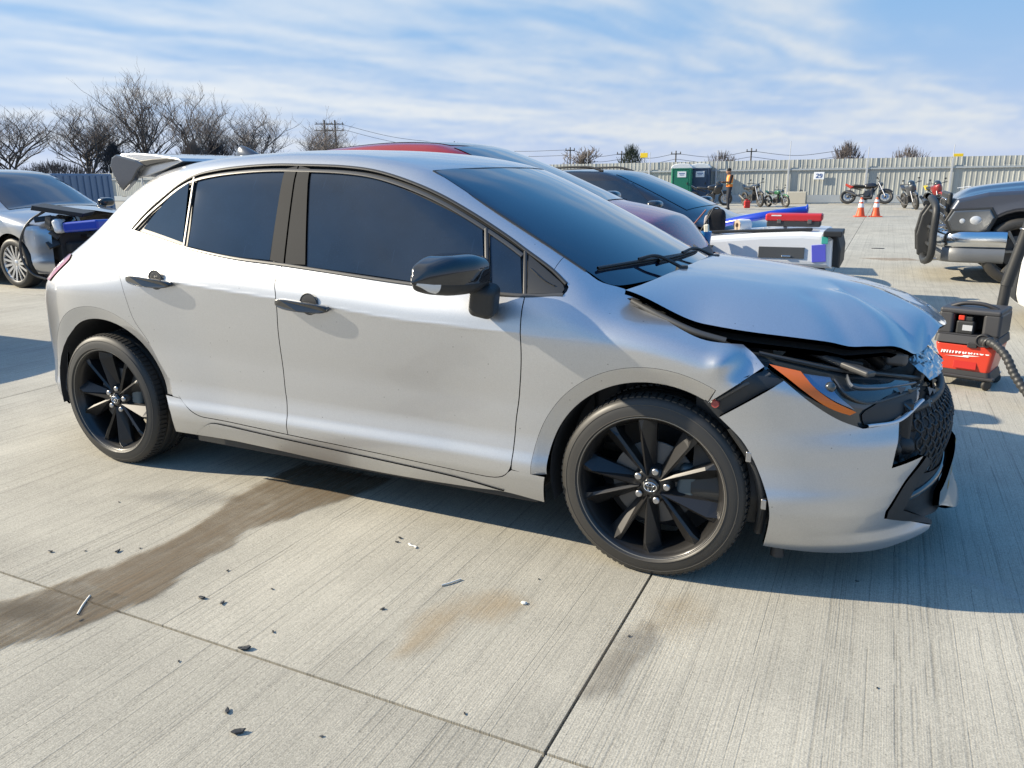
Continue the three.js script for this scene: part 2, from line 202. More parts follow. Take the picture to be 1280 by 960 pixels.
function mirrorZ(g) { const q = g.index ? g.toNonIndexed() : g.clone(); for (const k of ['position', 'normal']) { const a = q.attributes[k]; for (let i = 0; i < a.count; i++) a.setZ(i, -a.getZ(i)); } for (const k in q.attributes) { const a = q.attributes[k], s = a.itemSize; for (let i = 0; i < a.count; i += 3) for (let c = 0; c < s; c++) { const t = a.array[(i + 1) * s + c]; a.array[(i + 1) * s + c] = a.array[(i + 2) * s + c]; a.array[(i + 2) * s + c] = t; } } return q; }
function ring(profile, n, axisZ = true) { const g = lathe(profile, n); if (axisZ) g.rotateX(Math.PI / 2); return g; }

// ---------- materials ----------
function tex(w, h, fn, srgb = true) { const d = new Uint8Array(w * h * 4); for (let j = 0; j < h; j++) for (let i = 0; i < w; i++) { const c = fn(i, j), o = (j * w + i) * 4; d[o] = c[0]; d[o + 1] = c[1]; d[o + 2] = c[2]; d[o + 3] = c[3] ?? 255; } const t = new THREE.DataTexture(d, w, h); t.wrapS = t.wrapT = THREE.RepeatWrapping; t.magFilter = THREE.LinearFilter; t.minFilter = THREE.LinearMipmapLinearFilter; t.generateMipmaps = true; if (srgb) t.colorSpace = THREE.SRGBColorSpace; t.needsUpdate = true; return t; }
const lin = (r, g, b) => new THREE.Color().setRGB(r, g, b);
const std = (c, rough = .6, metal = 0, x = {}) => new THREE.MeshStandardMaterial({ color: Array.isArray(c) ? lin(...c) : c, roughness: rough, metalness: metal, side: THREE.DoubleSide, ...x });
const phys = (c, rough = .4, metal = 0, x = {}) => new THREE.MeshPhysicalMaterial({ color: Array.isArray(c) ? lin(...c) : c, roughness: rough, metalness: metal, side: THREE.DoubleSide, ...x });
const flakeNoise = tex(1024, 1024, (i, j) => { const n = hash2(i, j, 5), sp = hash2(i >> 1, j >> 1, 6) > .9996 ? 110 * hash2(i >> 1, j >> 1, 7) : 0, du = hash2(i, j, 15) > .985 ? 9 : 0; const v = 236 + 14 * n - sp - du; return [v, v, v]; });
flakeNoise.repeat.set(.6, .6);
const filmNoise = tex(512, 512, (i, j) => { const m = fbm(i / 90, j / 60, 3, 4), sp = hash2(i, j, 77) > .9975 ? 90 : 0, st = hash2(i >> 1, j >> 5, 12) > .996 ? 30 : 0; const v = 140 + 36 * m + sp + st; return [v, v, v]; });
filmNoise.repeat.set(1.4, 1.4);
const dirtRough = tex(256, 256, (i, j) => { const v = 110 + 110 * fbm(i / 30, j / 30, 31, 4); return [v, v, v]; }, false);
const M = {
  silver: phys([.60, .605, .615], .37, .8, { map: flakeNoise, clearcoat: 1, clearcoatRoughness: .03 }),
  glass: phys([.030, .060, .115], .03, 0, { map: filmNoise, clearcoat: .3, clearcoatRoughness: .02, ior: 1.52 }),
  screen: phys([.008, .022, .06], .05, 0, { map: filmNoise, clearcoat: 1, clearcoatRoughness: .02, ior: 1.52 }),
  gloss: phys([.008, .009, .011], .12, 0, { clearcoat: 1, clearcoatRoughness: .04 }),
  plastic: std([.026, .027, .028], .52), matte: std([.035, .035, .036], .9), pillar: std([.020, .022, .026], .8, 0, { map: filmNoise }),
  chrome: std([.72, .73, .74], .16, 1), steel: std([.42, .42, .43], .38, 1), castIron: std([.14, .135, .13], .6, .7), trim: std([.085, .083, .08], .4, .4),
  rubber: std([.034, .032, .029], .82, 0, { roughnessMap: dirtRough }), rubberDusty: std([.075, .068, .058], .9),
  rim: phys([.030, .029, .029], .36, .5, { clearcoat: .25, clearcoatRoughness: .15 }), rimEdge: std([.30, .28, .25], .4, .8),
  amber: phys([.80, .155, .005], .25, 0, { clearcoat: .3, clearcoatRoughness: .2 }), redLens: phys([.45, .02, .02], .15, 0, { clearcoat: 1 }), clearLens: phys([.62, .63, .64], .15, .2, { clearcoat: 1 }),
  reflector: std([.22, .27, .36], .25, .8), smoke: phys([.035, .04, .042], .12, 0, { clearcoat: 1, clearcoatRoughness: .05 }),
  white: phys([.74, .75, .76], .4, 0, { clearcoat: .6 }), black: phys([.01, .011, .013], .2, .1, { clearcoat: 1, clearcoatRoughness: .05 }),
};
// ---------- panels: outlines meshed on a curved field ----------
function line(segs, step = .02, closed = true) {      // segments of points; smooth inside a segment, corners between segments
  const out = [];
  segs.forEach((s, k) => {
    const c = s.length > 2 ? new THREE.CatmullRomCurve3(s.map(p => new THREE.Vector3(p[0], p[1], p[2] || 0)), false, 'centripetal') : new THREE.LineCurve3(new THREE.Vector3(s[0][0], s[0][1], s[0][2] || 0), new THREE.Vector3(s[1][0], s[1][1], s[1][2] || 0));
    const n = Math.max(1, Math.ceil(c.getLength() / step));
    for (let i = 0; i < n; i++) out.push(c.getPointAt(i / n).toArray());
    const last = s[s.length - 1], nx = segs[(k + 1) % segs.length][0];
    const gap = Math.hypot(...last.map((v, i) => v - nx[i]));
    if (gap > 1e-6 && (closed || k < segs.length - 1)) { const m = Math.max(1, Math.ceil(gap / step)); for (let i = 0; i < m; i++) out.push(last.map((v, q) => mix(v, nx[q], i / m))); }
    else if (!closed && k === segs.length - 1) out.push([...last]);
  });
  return out;
}
const area2 = P => { let a = 0; P.forEach((p, i) => { const q = P[(i + 1) % P.length]; a += p[0] * q[1] - q[0] * p[1]; }); return a / 2; };
function insetPoly(P, d) { const s = area2(P) > 0 ? 1 : -1, n = P.length; return P.map((p, i) => { const a = P[(i + n - 1) % n], b = P[(i + 1) % n]; let e1 = [p[0] - a[0], p[1] - a[1]], e2 = [b[0] - p[0], b[1] - p[1]]; const l1 = Math.hypot(...e1) || 1, l2 = Math.hypot(...e2) || 1; const n1 = [-e1[1] / l1 * s, e1[0] / l1 * s], n2 = [-e2[1] / l2 * s, e2[0] / l2 * s]; const m = [n1[0] + n2[0], n1[1] + n2[1]], q = Math.max(.35, (1 + n1[0] * n2[0] + n1[1] * n2[1])); return [p[0] + m[0] * d / q, p[1] + m[1] * d / q]; }); }
const inside = (P, x, y) => { let c = false; for (let i = 0, j = P.length - 1; i < P.length; j = i++) { const a = P[i], b = P[j]; if ((a[1] > y) !== (b[1] > y) && x < (b[0] - a[0]) * (y - a[1]) / (b[1] - a[1]) + a[0]) c = !c; } return c; };
function clipCell(P, x0, x1, y0, y1) {
  const cut = (Q, k, v, sg) => { const R = []; for (let i = 0; i < Q.length; i++) { const a = Q[i], b = Q[(i + 1) % Q.length], da = (a[k] - v) * sg, db = (b[k] - v) * sg; if (da >= 0) R.push(a); if ((da > 0 && db < 0) || (da < 0 && db > 0)) { const t = da / (da - db), p = [a[0] + (b[0] - a[0]) * t, a[1] + (b[1] - a[1]) * t]; p[k] = v; R.push(p); } } return R; };
  return cut(cut(cut(cut(P, 0, x0, 1), 0, x1, -1), 1, y0, 1), 1, y1, -1);
}
function panel(cast, poly, { cell = .03, off = 0, inset = .002, depth = .012, field = bodyField, warp } = {}) {
  let P = poly[0].length > 2 && cast.from && poly[0][2] !== undefined && cast !== null ? poly.map(p => cast.from(p)) : poly.map(p => [p[0], p[1]]);
  if (area2(P) < 0) P.reverse();
  if (inset) P = insetPoly(P, inset);
  const ids = new Map(), pos = [], nor = [], uv = [], idx = [];
  const surf = q => { let p = cast.to(q); let n = fieldNormal(p, field); p = p.map((v, i) => v + n[i] * off); if (warp) [p, n] = warp(p, n); return [p, n]; };
  const vid = q => { const k = `${Math.round(q[0] * 1e5)},${Math.round(q[1] * 1e5)}`; let i = ids.get(k); if (i === undefined) { i = pos.length / 3; ids.set(k, i); const [p, n] = surf(q); pos.push(...p); nor.push(...n); uv.push(q[0], q[1]); } return i; };
  let x0 = 1e9, x1 = -1e9, y0 = 1e9, y1 = -1e9; for (const p of P) { x0 = Math.min(x0, p[0]); x1 = Math.max(x1, p[0]); y0 = Math.min(y0, p[1]); y1 = Math.max(y1, p[1]); }
  const nx = Math.max(1, Math.ceil((x1 - x0) / cell)), ny = Math.max(1, Math.ceil((y1 - y0) / cell)), dx = (x1 - x0) / nx, dy = (y1 - y0) / ny;
  const touched = new Set();
  P.forEach((a, i) => { const b = P[(i + 1) % P.length]; const i0 = Math.floor((Math.min(a[0], b[0]) - x0) / dx - 1e-6), i1 = Math.floor((Math.max(a[0], b[0]) - x0) / dx + 1e-6), j0 = Math.floor((Math.min(a[1], b[1]) - y0) / dy - 1e-6), j1 = Math.floor((Math.max(a[1], b[1]) - y0) / dy + 1e-6); for (let u = i0; u <= i1; u++) for (let v = j0; v <= j1; v++) touched.add(u * 4096 + v); });
  const tri = (a, b, c) => {                         // keep the face on the outside
    if (a === b || b === c || a === c) return; const A = pos.slice(a * 3, a * 3 + 3), B = pos.slice(b * 3, b * 3 + 3), C = pos.slice(c * 3, c * 3 + 3), N = nor.slice(a * 3, a * 3 + 3);
    const e = B.map((v, i) => v - A[i]), f = C.map((v, i) => v - A[i]); const cr = [e[1] * f[2] - e[2] * f[1], e[2] * f[0] - e[0] * f[2], e[0] * f[1] - e[1] * f[0]];
    if (Math.hypot(...cr) < 1e-10) return; cr[0] * N[0] + cr[1] * N[1] + cr[2] * N[2] >= 0 ? idx.push(a, b, c) : idx.push(a, c, b);
  };
  for (let i = 0; i < nx; i++) for (let j = 0; j < ny; j++) {
    const a = x0 + i * dx, b = i === nx - 1 ? x1 : x0 + (i + 1) * dx, c = y0 + j * dy, d = j === ny - 1 ? y1 : y0 + (j + 1) * dy;
    if (!touched.has(i * 4096 + j)) { if (inside(P, (a + b) / 2, (c + d) / 2)) { const q = [vid([a, c]), vid([b, c]), vid([b, d]), vid([a, d])]; tri(q[0], q[1], q[2]); tri(q[0], q[2], q[3]); } continue; }
    let Q = clipCell(P, a, b, c, d); Q = Q.filter((p, k) => { const r = Q[(k + 1) % Q.length]; return Math.hypot(p[0] - r[0], p[1] - r[1]) > 1e-6; });
    if (Q.length < 3 || Math.abs(area2(Q)) < 1e-9) continue;
    const v2 = Q.map(p => new THREE.Vector2(...p)), f = THREE.ShapeUtils.triangulateShape(v2, []), v = Q.map(vid);
    for (const t of f) tri(v[t[0]], v[t[1]], v[t[2]]);
  }
  if (depth) {                                       // hem turned inwards along the outline
    const S = []; P.forEach((a, i) => { const b = P[(i + 1) % P.length], n = Math.max(1, Math.ceil(Math.hypot(b[0] - a[0], b[1] - a[1]) / cell)); for (let k = 0; k < n; k++) S.push([mix(a[0], b[0], k / n), mix(a[1], b[1], k / n)]); });
    const R = S.map(surf);
    R.forEach(([p, n], i) => { const [q, m] = R[(i + 1) % R.length]; const t = q.map((v, k) => v - p[k]); const o = [t[1] * n[2] - t[2] * n[1], t[2] * n[0] - t[0] * n[2], t[0] * n[1] - t[1] * n[0]], l = Math.hypot(...o) || 1, s = pos.length / 3; for (const [a, b, k] of [[p, n, 0], [q, m, 0], [q, m, depth], [p, n, depth]]) { pos.push(...a.map((v, c) => v - b[c] * k)); nor.push(...o.map(v => v / l)); uv.push(0, 0); } idx.push(s, s + 1, s + 2, s, s + 2, s + 3); });
  }
  const g = new THREE.BufferGeometry(); g.setAttribute('position', new THREE.Float32BufferAttribute(pos, 3)); g.setAttribute('normal', new THREE.Float32BufferAttribute(nor, 3)); g.setAttribute('uv', new THREE.Float32BufferAttribute(uv, 2)); g.setIndex(idx); return g;
}
function ribbon(pts, w, h, field = bodyField, off = 0) {          // a raised strip of width w along points lying on the field
  const c = curve(pts), n = Math.max(2, Math.ceil(c.getLength() / .015)), pos = [], idx = [];
  for (let i = 0; i <= n; i++) {
    const p = c.getPointAt(i / n), t = c.getTangentAt(i / n), N = V(fieldNormal(p.toArray(), field)), b = t.clone().cross(N).normalize();
    p.addScaledVector(N, off);
    for (const [u, v] of [[-w / 2, -.004], [-w / 2, h * .6], [-w / 4, h], [w / 4, h], [w / 2, h * .6], [w / 2, -.004]]) { const q = p.clone().addScaledVector(b, u).addScaledVector(N, v); pos.push(q.x, q.y, q.z); }
  }
  for (let i = 0; i < n; i++) for (let k = 0; k < 5; k++) { const a = i * 6 + k, b = a + 6; idx.push(a, b, a + 1, b, b + 1, a + 1); }
  const g = new THREE.BufferGeometry(); g.setAttribute('position', new THREE.Float32BufferAttribute(pos, 3)); g.setIndex(idx); const q = g.toNonIndexed(); q.computeVertexNormals(); return q;
}
function roundedBlob(ax, ay, az, e1, e2, shape) { const g = new THREE.SphereGeometry(1, 40, 28), p = g.attributes.position, pw = (v, e) => Math.sign(v) * Math.pow(Math.abs(v), e); for (let i = 0; i < p.count; i++) { let x = pw(p.getX(i), e1) * ax, y = pw(p.getY(i), e2) * ay, z = pw(p.getZ(i), e1) * az; [x, y, z] = shape ? shape(x, y, z) : [x, y, z]; p.setXYZ(i, x, y, z); } g.computeVertexNormals(); return g; }
// ---------- ground: brushed concrete slabs with open joints ----------
const JX = 1.34, JZ = 1.79, SX = 4.39, SZ = 4.5;
const ground = structure(obj('ground', new THREE.PlaneGeometry(900, 900).rotateX(-Math.PI / 2).translate(0, -.016, -150), std([.17, .16, .14], .95)));
const BW = 1024, BH = 2048;                        // 2.2 m across the brush lines, 4.4 m along them
const brush = (() => {
  const col = new Float32Array(BW * 4); const r = rng(11);
  let ph = 0; for (let i = 0; i < BW; i++) { ph += 1.35 + 1.1 * vnoise(i / 4, 3, 66); col[i] = .5 + .30 * Math.sin(ph) * (.4 + .6 * vnoise(i / 7, 9, 33)) + (hash2(i, 1, 2) - .5) * .35 + (vnoise(i / 22, 0, 8) - .5) * .14; }
  const dark = new Float32Array(BW); for (let k = 0; k < 230; k++) { const c = Math.floor(r() * BW), a = .15 + .85 * r() * r(); dark[c] = Math.max(dark[c], a); if (r() > .75) dark[(c + 1) % BW] = a * .8; }
  return (i, j) => {
    const sh = (vnoise(j / 120, i / 260, 3, 0, 0) - .5) * 2.5 * Math.sin(j / BH * Math.PI), ii = ((Math.round(i + sh) % BW) + BW) % BW;
    const brk = sstep(.18, .5, vnoise(i / 3, j / 60, 19)); return [col[ii], dark[ii] * brk];
  };
})();
const concreteMap = tex(BW, BH, (i, j) => { const [c, d] = brush(i, j), g = hash2(i, j, 4), m = fbm(i / 130, j / 130, 61, 4), sp = hash2(i >> 1, j >> 1, 8) > .994 ? 26 : 0; const v = 168 + (c - .5) * 20 + (g - .5) * 44 + (m - .5) * 26 - d * 42 - sp; return [v * 1.0, v * .97, v * .89]; });
const concreteBump = tex(BW, BH, (i, j) => { const [c, d] = brush(i, j), g = hash2(i, j, 4); const v = 150 + (c - .5) * 70 + (g - .5) * 60 - d * 110; return [v, v, v]; }, false);
const concrete = [0, 1, 2].map(k => { const a = concreteMap.clone(), b = concreteBump.clone(); for (const t of [a, b]) { t.offset.set(k * .37, k * .21); t.needsUpdate = true; } return std([1, 1, 1], .88, 0, { map: a, bumpMap: b, bumpScale: .0017, vertexColors: true }); });
function slab(x0, z0, k, near) {
  const g = new THREE.BoxGeometry(SX - .009, .02, SZ - .009, near ? 28 : 6, 1, near ? 28 : 6).translate(x0 + SX / 2, -.010, z0 + SZ / 2), p = g.attributes.position, n = p.count, c = new Float32Array(n * 3), uv = g.attributes.uv, r = rng(k * 77 + 5), tone = .93 + .12 * r(), wx = r() * 2.2, wz = r() * 4.4;
  for (let i = 0; i < n; i++) { const x = p.getX(i), z = p.getZ(i); uv.setXY(i, (x + wx) / 2.2, (z + wz) / 4.4); const m = tone * (.86 + .28 * fbm(x * .9 + 50, z * .9 + 50, 14, 4)), w = (fbm(x * .5 + 9, z * .5 + 30, 44, 3) - .5) * .05; c[i * 3] = m * (1 + w); c[i * 3 + 1] = m; c[i * 3 + 2] = m * (1 - w * 1.4); }
  g.setAttribute('color', new THREE.BufferAttribute(c, 3)); const m = obj('slab', g, concrete[k % 3], ground); m.castShadow = false; return m;
}
{ let k = 0; for (let i = -5; i <= 3; i++) for (let j = -9; j <= 1; j++) { const near = i >= -2 && i <= 0 && j >= -1; slab(JX + i * SX, JZ + j * SZ, k++, near); } }
for (const [x0, x1] of [[-130, JX - 5 * SX - .01], [JX + 4 * SX + .01, 60]]) { const w = x1 - x0, g = new THREE.PlaneGeometry(w, 49.5, 12, 12).rotateX(-Math.PI / 2).translate((x0 + x1) / 2, -.002, JZ - 9 * SZ + 24.75), c = new Float32Array(g.attributes.position.count * 3), uv = g.attributes.uv, p = g.attributes.position; for (let i = 0; i < p.count; i++) { uv.setXY(i, p.getX(i) / 2.2, p.getZ(i) / 4.4); const m = .9 + .16 * fbm(p.getX(i) * .2 + 80, p.getZ(i) * .2 + 80, 5, 3); c.set([m, m, m], i * 3); } g.setAttribute('color', new THREE.BufferAttribute(c, 3)); obj('paved_area', g, concrete[0], ground); }
structure(obj('field', new THREE.PlaneGeometry(900, 400).rotateX(-Math.PI / 2).translate(0, -.008, -238.8), std([.13, .115, .065], 1)));
// stains soaked into the concrete: thin sheets with ragged outlines
function stain(name, pts, color, strength, streak, blur = .05, seed = 1) {
  let x0 = 1e9, x1 = -1e9, z0 = 1e9, z1 = -1e9; for (const [x, z] of pts) { x0 = Math.min(x0, x - .12); x1 = Math.max(x1, x + .12); z0 = Math.min(z0, z - .12); z1 = Math.max(z1, z + .12); }
  const N = 384, sd = (x, z) => { let d = 1e9; pts.forEach((a, i) => { const b = pts[(i + 1) % pts.length], ex = b[0] - a[0], ez = b[1] - a[1], t = clamp(((x - a[0]) * ex + (z - a[1]) * ez) / (ex * ex + ez * ez), 0, 1); d = Math.min(d, Math.hypot(x - a[0] - ex * t, z - a[1] - ez * t)); }); return inside(pts, x, z) ? d : -d; };
  const t = tex(N, N, (i, j) => { const x = mix(x0, x1, i / N), z = mix(z0, z1, j / N), d = sd(x, z) + (fbm(x * 9, z * 5, seed, 4) - .5) * .09 + (vnoise(x * 160, z * 4, seed + 3) - .5) * .03 * streak; const k = sstep(-blur, blur, d) * (.60 + .45 * vnoise(x * 190, z * 3, seed + 9) * streak + .30 * (fbm(x * 25, z * 25, seed + 2, 3) - .5) + .5 * (fbm(x * 5, z * 3.2, seed + 6, 4) - .55)); const v = clamp(k * strength * 255, 0, 255); return [v, v, v]; }, false);
  t.wrapS = t.wrapT = THREE.ClampToEdgeWrapping;
  const g = new THREE.PlaneGeometry(x1 - x0, z1 - z0).rotateX(-Math.PI / 2).translate((x0 + x1) / 2, .003, (z0 + z1) / 2), uv = g.attributes.uv, p = g.attributes.position; for (let i = 0; i < 4; i++) uv.setXY(i, (p.getX(i) - x0) / (x1 - x0), (p.getZ(i) - z0) / (z1 - z0));
  const m = obj(name, g, std(color, .8, 0, { alphaMap: t, transparent: true }), ground); m.castShadow = false; return m;
}
stain('fluid_stain', [[-.62, 2.6], [-.66, 2.0], [-.52, 1.84], [-.42, 1.62], [-.40, 1.4], [-.45, 1.15], [-.50, .95], [-.48, .5], [.02, .5], [-.02, .80], [-.09, .97], [-.17, 1.18], [-.13, 1.34], [-.16, 1.5], [-.12, 1.70], [-.16, 1.92], [-.27, 2.08], [-.36, 2.6]], [.155, .112, .066], .80, 1, .02, 3);
stain('fluid_stain', [[-.55, 2.05], [-.30, 1.92], [-.33, 1.84], [-.58, 1.93]], [.10, .078, .05], .5, .4, .03, 19);
stain('rust_stain', [[.80, 1.62], [.76, 1.42], [.82, 1.27], [.95, 1.19], [1.03, 1.21], [.97, 1.33], [.90, 1.38], [.86, 1.55]], [.42, .28, .12], .40, .5, .06, 5);
stain('rust_stain', [[1.40, 1.20], [1.40, 1.02], [1.50, .96], [1.56, 1.05], [1.50, 1.2]], [.40, .29, .15], .28, .4, .06, 8);
stain('oil_stain', [[1.35, 1.55], [1.36, 1.28], [1.42, 1.16], [1.46, 1.22], [1.42, 1.5]], [.13, .105, .08], .45, .7, .03, 10);
stain('oil_stain', [[-.95, 1.15], [-.7, .95], [-.45, .98], [-.62, 1.12]], [.2, .19, .175], .28, .6, .06, 12);
stain('rust_stain', [[1.6, -10.6], [2.3, -10.8], [2.5, -10.5], [2.0, -10.3]], [.30, .18, .09], .5, .4, .05, 14);
stain('scuff_mark', [[2.05, .36], [2.35, .42], [2.6, .62], [2.36, .47]], [.6, .6, .58], .25, .8, .03, 15);
// debris
const shardGeo = [0, 1, 2, 3].map(k => { const r = rng(40 + k), n = 6, pts = []; for (let i = 0; i < n; i++) { const a = i / n * 6.283, q = .6 + .6 * r(); pts.push([Math.cos(a) * .016 * q, Math.sin(a) * .009 * q]); } const g = extrude(pts, .005, .001, 1).rotateX(-Math.PI / 2); const p = g.attributes.position; for (let i = 0; i < p.count; i++) p.setY(i, p.getY(i) + .25 * Math.abs(p.getX(i)) + .003); g.computeVertexNormals(); return g; });
const bits = [[-.735, 1.618, 1], [-.504, 1.513, 1.1], [.04, 1.621, 1.25], [.125, 1.614, 1.1], [.379, 1.776, 1.7], [.538, 2.0, 1], [.622, 2.046, 1.6], [.391, 1.672, .7], [.622, 1.429, .8], [.393, .986, .8], [1.379, 1.246, .6], [.21, 1.48, .6], [-.62, 1.56, .5], [-.45, 1.46, .5], [-.02, 1.45, .6], [.40, 1.02, .8], [.25, 1.9, .5], [.82, 1.97, .5], [1.1, 1.75, .5], [2.0, 1.55, .5], [2.28, 1.75, .5], [2.05, 1.2, .4], [-.9, 1.2, .5], [-.2, 1.88, .7], [1.98, .62, .6], [1.0, 1.05, .4]];
bits.forEach(([x, z, s], i) => { const m = obj('plastic_shard', shardGeo[i % 4].clone().scale(s, s * .9, s).rotateY(i * 1.7), i % 7 === 3 ? M.castIron : M.plastic); m.scale.setScalar(.72); m.position.set(x, .001, z); tag(m, 'small black plastic shard lying on the concrete beside the silver hatchback', 'debris', 'black plastic shards on the concrete'); });
const stick = (x, z, a, l, label) => { const m = obj('lollipop_stick', tube([[-l / 2, .004, 0], [0, .0045, .002], [l / 2, .004, -.001]], .0032, 10, 6), std([.74, .70, .62], .7)); m.position.set(x, 0, z); m.rotation.y = a; tag(m, label, 'stick'); };
stick(-.275, 1.815, -.95, .115, 'thin white stick lying on the brown stain near the slab joint'); stick(.74, 1.195, 1.0, .075, 'short white stick lying on pale concrete between the doors and the rust stain');
{ const m = obj('paper_scrap', tube([[0, .004, 0], [.02, .006, .004], [.035, .004, -.004], [.05, .006, .002]], .005, 12, 6).scale(1, .5, 1), std([.75, .72, .66], .8)); m.position.set(.45, 0, 1.01); m.rotation.y = -.4; tag(m, 'curled white paper scrap on concrete below the front door', 'litter'); }
{ const m = obj('stone_chip', new THREE.DodecahedronGeometry(.009, 0).scale(1.3, .5, 1).translate(0, .004, 0), std([.7, .68, .62], .8)); m.position.set(1.019, 0, 1.211); tag(m, 'tiny white stone chip at the end of the orange rust stain', 'stone'); }
for (const [x, z] of [[1.85, -12.5], [1.0, -12.0]]) { const m = obj('litter_scrap', extrude([[-.1, -.03], [.08, -.05], [.12, .02], [-.02, .05]], .01, .002).rotateX(-Math.PI / 2).translate(0, .006, 0), x > 1.5 ? M.plastic : std([.7, .7, .68], .8)); m.position.set(x, 0, z); tag(m, x > 1.5 ? 'dark flat scrap on the concrete between cones and work cart' : 'pale scrap of litter on the concrete behind the work cart', 'litter'); }
// ---------- the silver hatchback ----------
const car = thing('silver_hatchback', 'silver five-door hatchback with black wheels and smashed front corner', 'car');
const pol = casters.polar;
const both = (name, g, mat, parent = car) => { const a = obj(name, g, mat, parent), b = obj(name, mirrorZ(g), mat, parent); return [a, b]; };
const P = (key, o = {}) => panel(pol, line(L[key]), o);
{
  // body shell: roof, pillars, quarter panels, tail
  const dlo = L.dlo[0], qf = L.quarterFront, we = L.wsEdge;
  const A = line([dlo.slice(0, 18), [we[0][0], we[0][1]], [we[0][1], ...we[1].slice(1)], we[2]], .02, false).map(pol.from);
  const tailLine = line([[[-2.14, .2, .001], [-2.1, .2, .35], [-1.98, .2, .6], [-1.85, .205, .73], [-1.775, .225, .79]], archArc(-1.32, .456, 192, 9.5), [[-.868, .395, .88], qf[2][0]], [...qf[1]].reverse(), [...qf[0]].reverse()], .02, false).map(pol.from);
  const poly = [...A, [.452, Math.PI / 2], [XR, Math.PI / 2], [XR - Math.PI / 2, Math.PI / 2], ...tailLine];
  const g = panel(pol, poly, { cell: .028, inset: 0, depth: .01 });
  obj('body_shell', [g, mirrorZ(g)], M.silver, car);
  // doors, wings, sills
  const fd = both('front_door', P('frontDoor', { cell: .009 }), M.silver), rd = both('rear_door', P('rearDoor', { cell: .009 }), M.silver);
  const wingLine = line([[L.fender[0][0], archArc(1.32, .4168, 182, 61)[0]], archArc(1.32, .4168, 182, 61), ...L.fender.slice(2)]);
  const dented = (x, y, z) => bodyField(x, y, z) + .020 * Math.exp(-((x - 1.60) ** 2 + (y - .745) ** 2 * 1.6) / .0022) - .011 * Math.exp(-((x - 1.535) ** 2 + (y - .775) ** 2) / .0012) - .010 * Math.exp(-((x - 1.625) ** 2 + (y - .80) ** 2) / .0006);
  obj('front_wing', panel(polarOn(dented), wingLine, { field: dented, cell: .018 }), M.silver, car); obj('front_wing', mirrorZ(panel(pol, wingLine)), M.silver, car);
  const lipR = panel(polarOn(lipField(-1.32, .456)), line([archArc(-1.32, .4555, 190, 10), archArc(-1.32, .398, 10, 190)]), { field: lipField(-1.32, .456), cell: .02, inset: .0005 }), lipF = panel(polarOn(lipField(1.32, .418)), line([archArc(1.32, .418, 182, 61), archArc(1.32, .366, 61, 182)]), { field: lipField(1.32, .418), cell: .02, inset: .0005 });
  both('wheel_arch_lip', lipR, M.silver); both('wheel_arch_lip', lipF, M.silver); both('sill', P('rocker'), M.silver); both('side_skirt', P('skirt', { off: .005, depth: .012 }), M.silver);
  // dark backing inside the gaps
  const bk = panel(pol, line([[[-1.0, .30, .86], [1.3, .18, .84]], [[1.3, .18, .84], [1.02, .96, .78]], [[1.02, .96, .78], [-.2, 1.0, .82], [-1.16, 1.12, .73]], [[-1.16, 1.12, .73], [-1.2, .9, .87], [-.85, .25, .87]]]), { off: -.014, inset: 0, depth: 0, cell: .04 });
  const arch = (cx, x, y) => Math.hypot(x - cx, y - .32) < .42;
  { const p = bk.attributes.position, ix = bk.index.array, keep = []; for (let i = 0; i < ix.length; i += 3) { let ok = true; for (let k = 0; k < 3; k++) { const a = ix[i + k]; if (arch(1.32, p.getX(a), p.getY(a)) || arch(-1.32, p.getX(a), p.getY(a))) ok = false; } if (ok) keep.push(ix[i], ix[i + 1], ix[i + 2]); } bk.setIndex(keep); }
  obj('inner_frame', [bk, mirrorZ(bk)], M.matte, car);
  // glazing
  const backing = panel(casters.side, line([dlo, [...L.belt[0]].reverse()]), { off: -.012, inset: -.004, depth: 0, cell: .04 });
  obj('window_surround', [backing, mirrorZ(backing)], M.plastic, car);
  const S = (key, o) => panel(casters.side, line(L[key]), { off: -.005, inset: 0, depth: .006, ...o });
  const flatPane = segs => {                          // the small rear pane is flat
    const a = V(segs[0][0]), b = V(segs[0][1]), c = V(segs[1][1]), n = b.clone().sub(a).cross(c.clone().sub(a)).normalize(); if (n.z < 0) n.negate(); n.y -= .085; n.normalize();
    const m = a.clone().add(b).add(c).multiplyScalar(1 / 3), to = ([x, y]) => [x, y, m.z - (n.x * (x - m.x) + n.y * (y - m.y)) / n.z - .003];
    return panel({ to, from: p => [p[0], p[1]] }, line(segs), { field: (x, y, z) => n.x * x + n.y * y + n.z * z, inset: 0, depth: .006 });
  };
  for (const [host, keys] of [[fd, ['frontGlass', 'doorQuarterGlass']], [rd, ['rearGlass', 'rearQuarterGlass']]]) for (const k of keys) { const gg = k === 'rearQuarterGlass' ? flatPane(L[k]) : S(k); obj(k === 'frontGlass' || k === 'rearGlass' ? 'window_glass' : 'quarter_glass', gg, M.glass, host[0]); obj(k === 'frontGlass' || k === 'rearGlass' ? 'window_glass' : 'quarter_glass', mirrorZ(gg), M.glass, host[1]); }
  const pf = S('pillarFront', { off: .001 }), pr = S('pillarRear', { off: .001 }), sp = S('sailPanel', { off: -.001 });
  obj('pillar_trim', pf, M.pillar, fd[0]); obj('pillar_trim', mirrorZ(pf), M.pillar, fd[1]); obj('pillar_trim', pr, M.pillar, rd[0]); obj('pillar_trim', mirrorZ(pr), M.pillar, rd[1]);
  both('sail_panel', sp, M.plastic);
  obj('trim_line', [ribbon([[.84, 1.02, .735], [.9, .985, .757], [.945, .967, .774]].map(p => castRay([p[0], p[1], 0], [0, 0, 1])), .004, .003)], M.gloss, car);
  both('belt_trim', ribbon(L.belt[0], .013, .004), M.trim); both('window_frame_trim', ribbon(dlo.slice(0, 19), .012, .003), M.plastic);
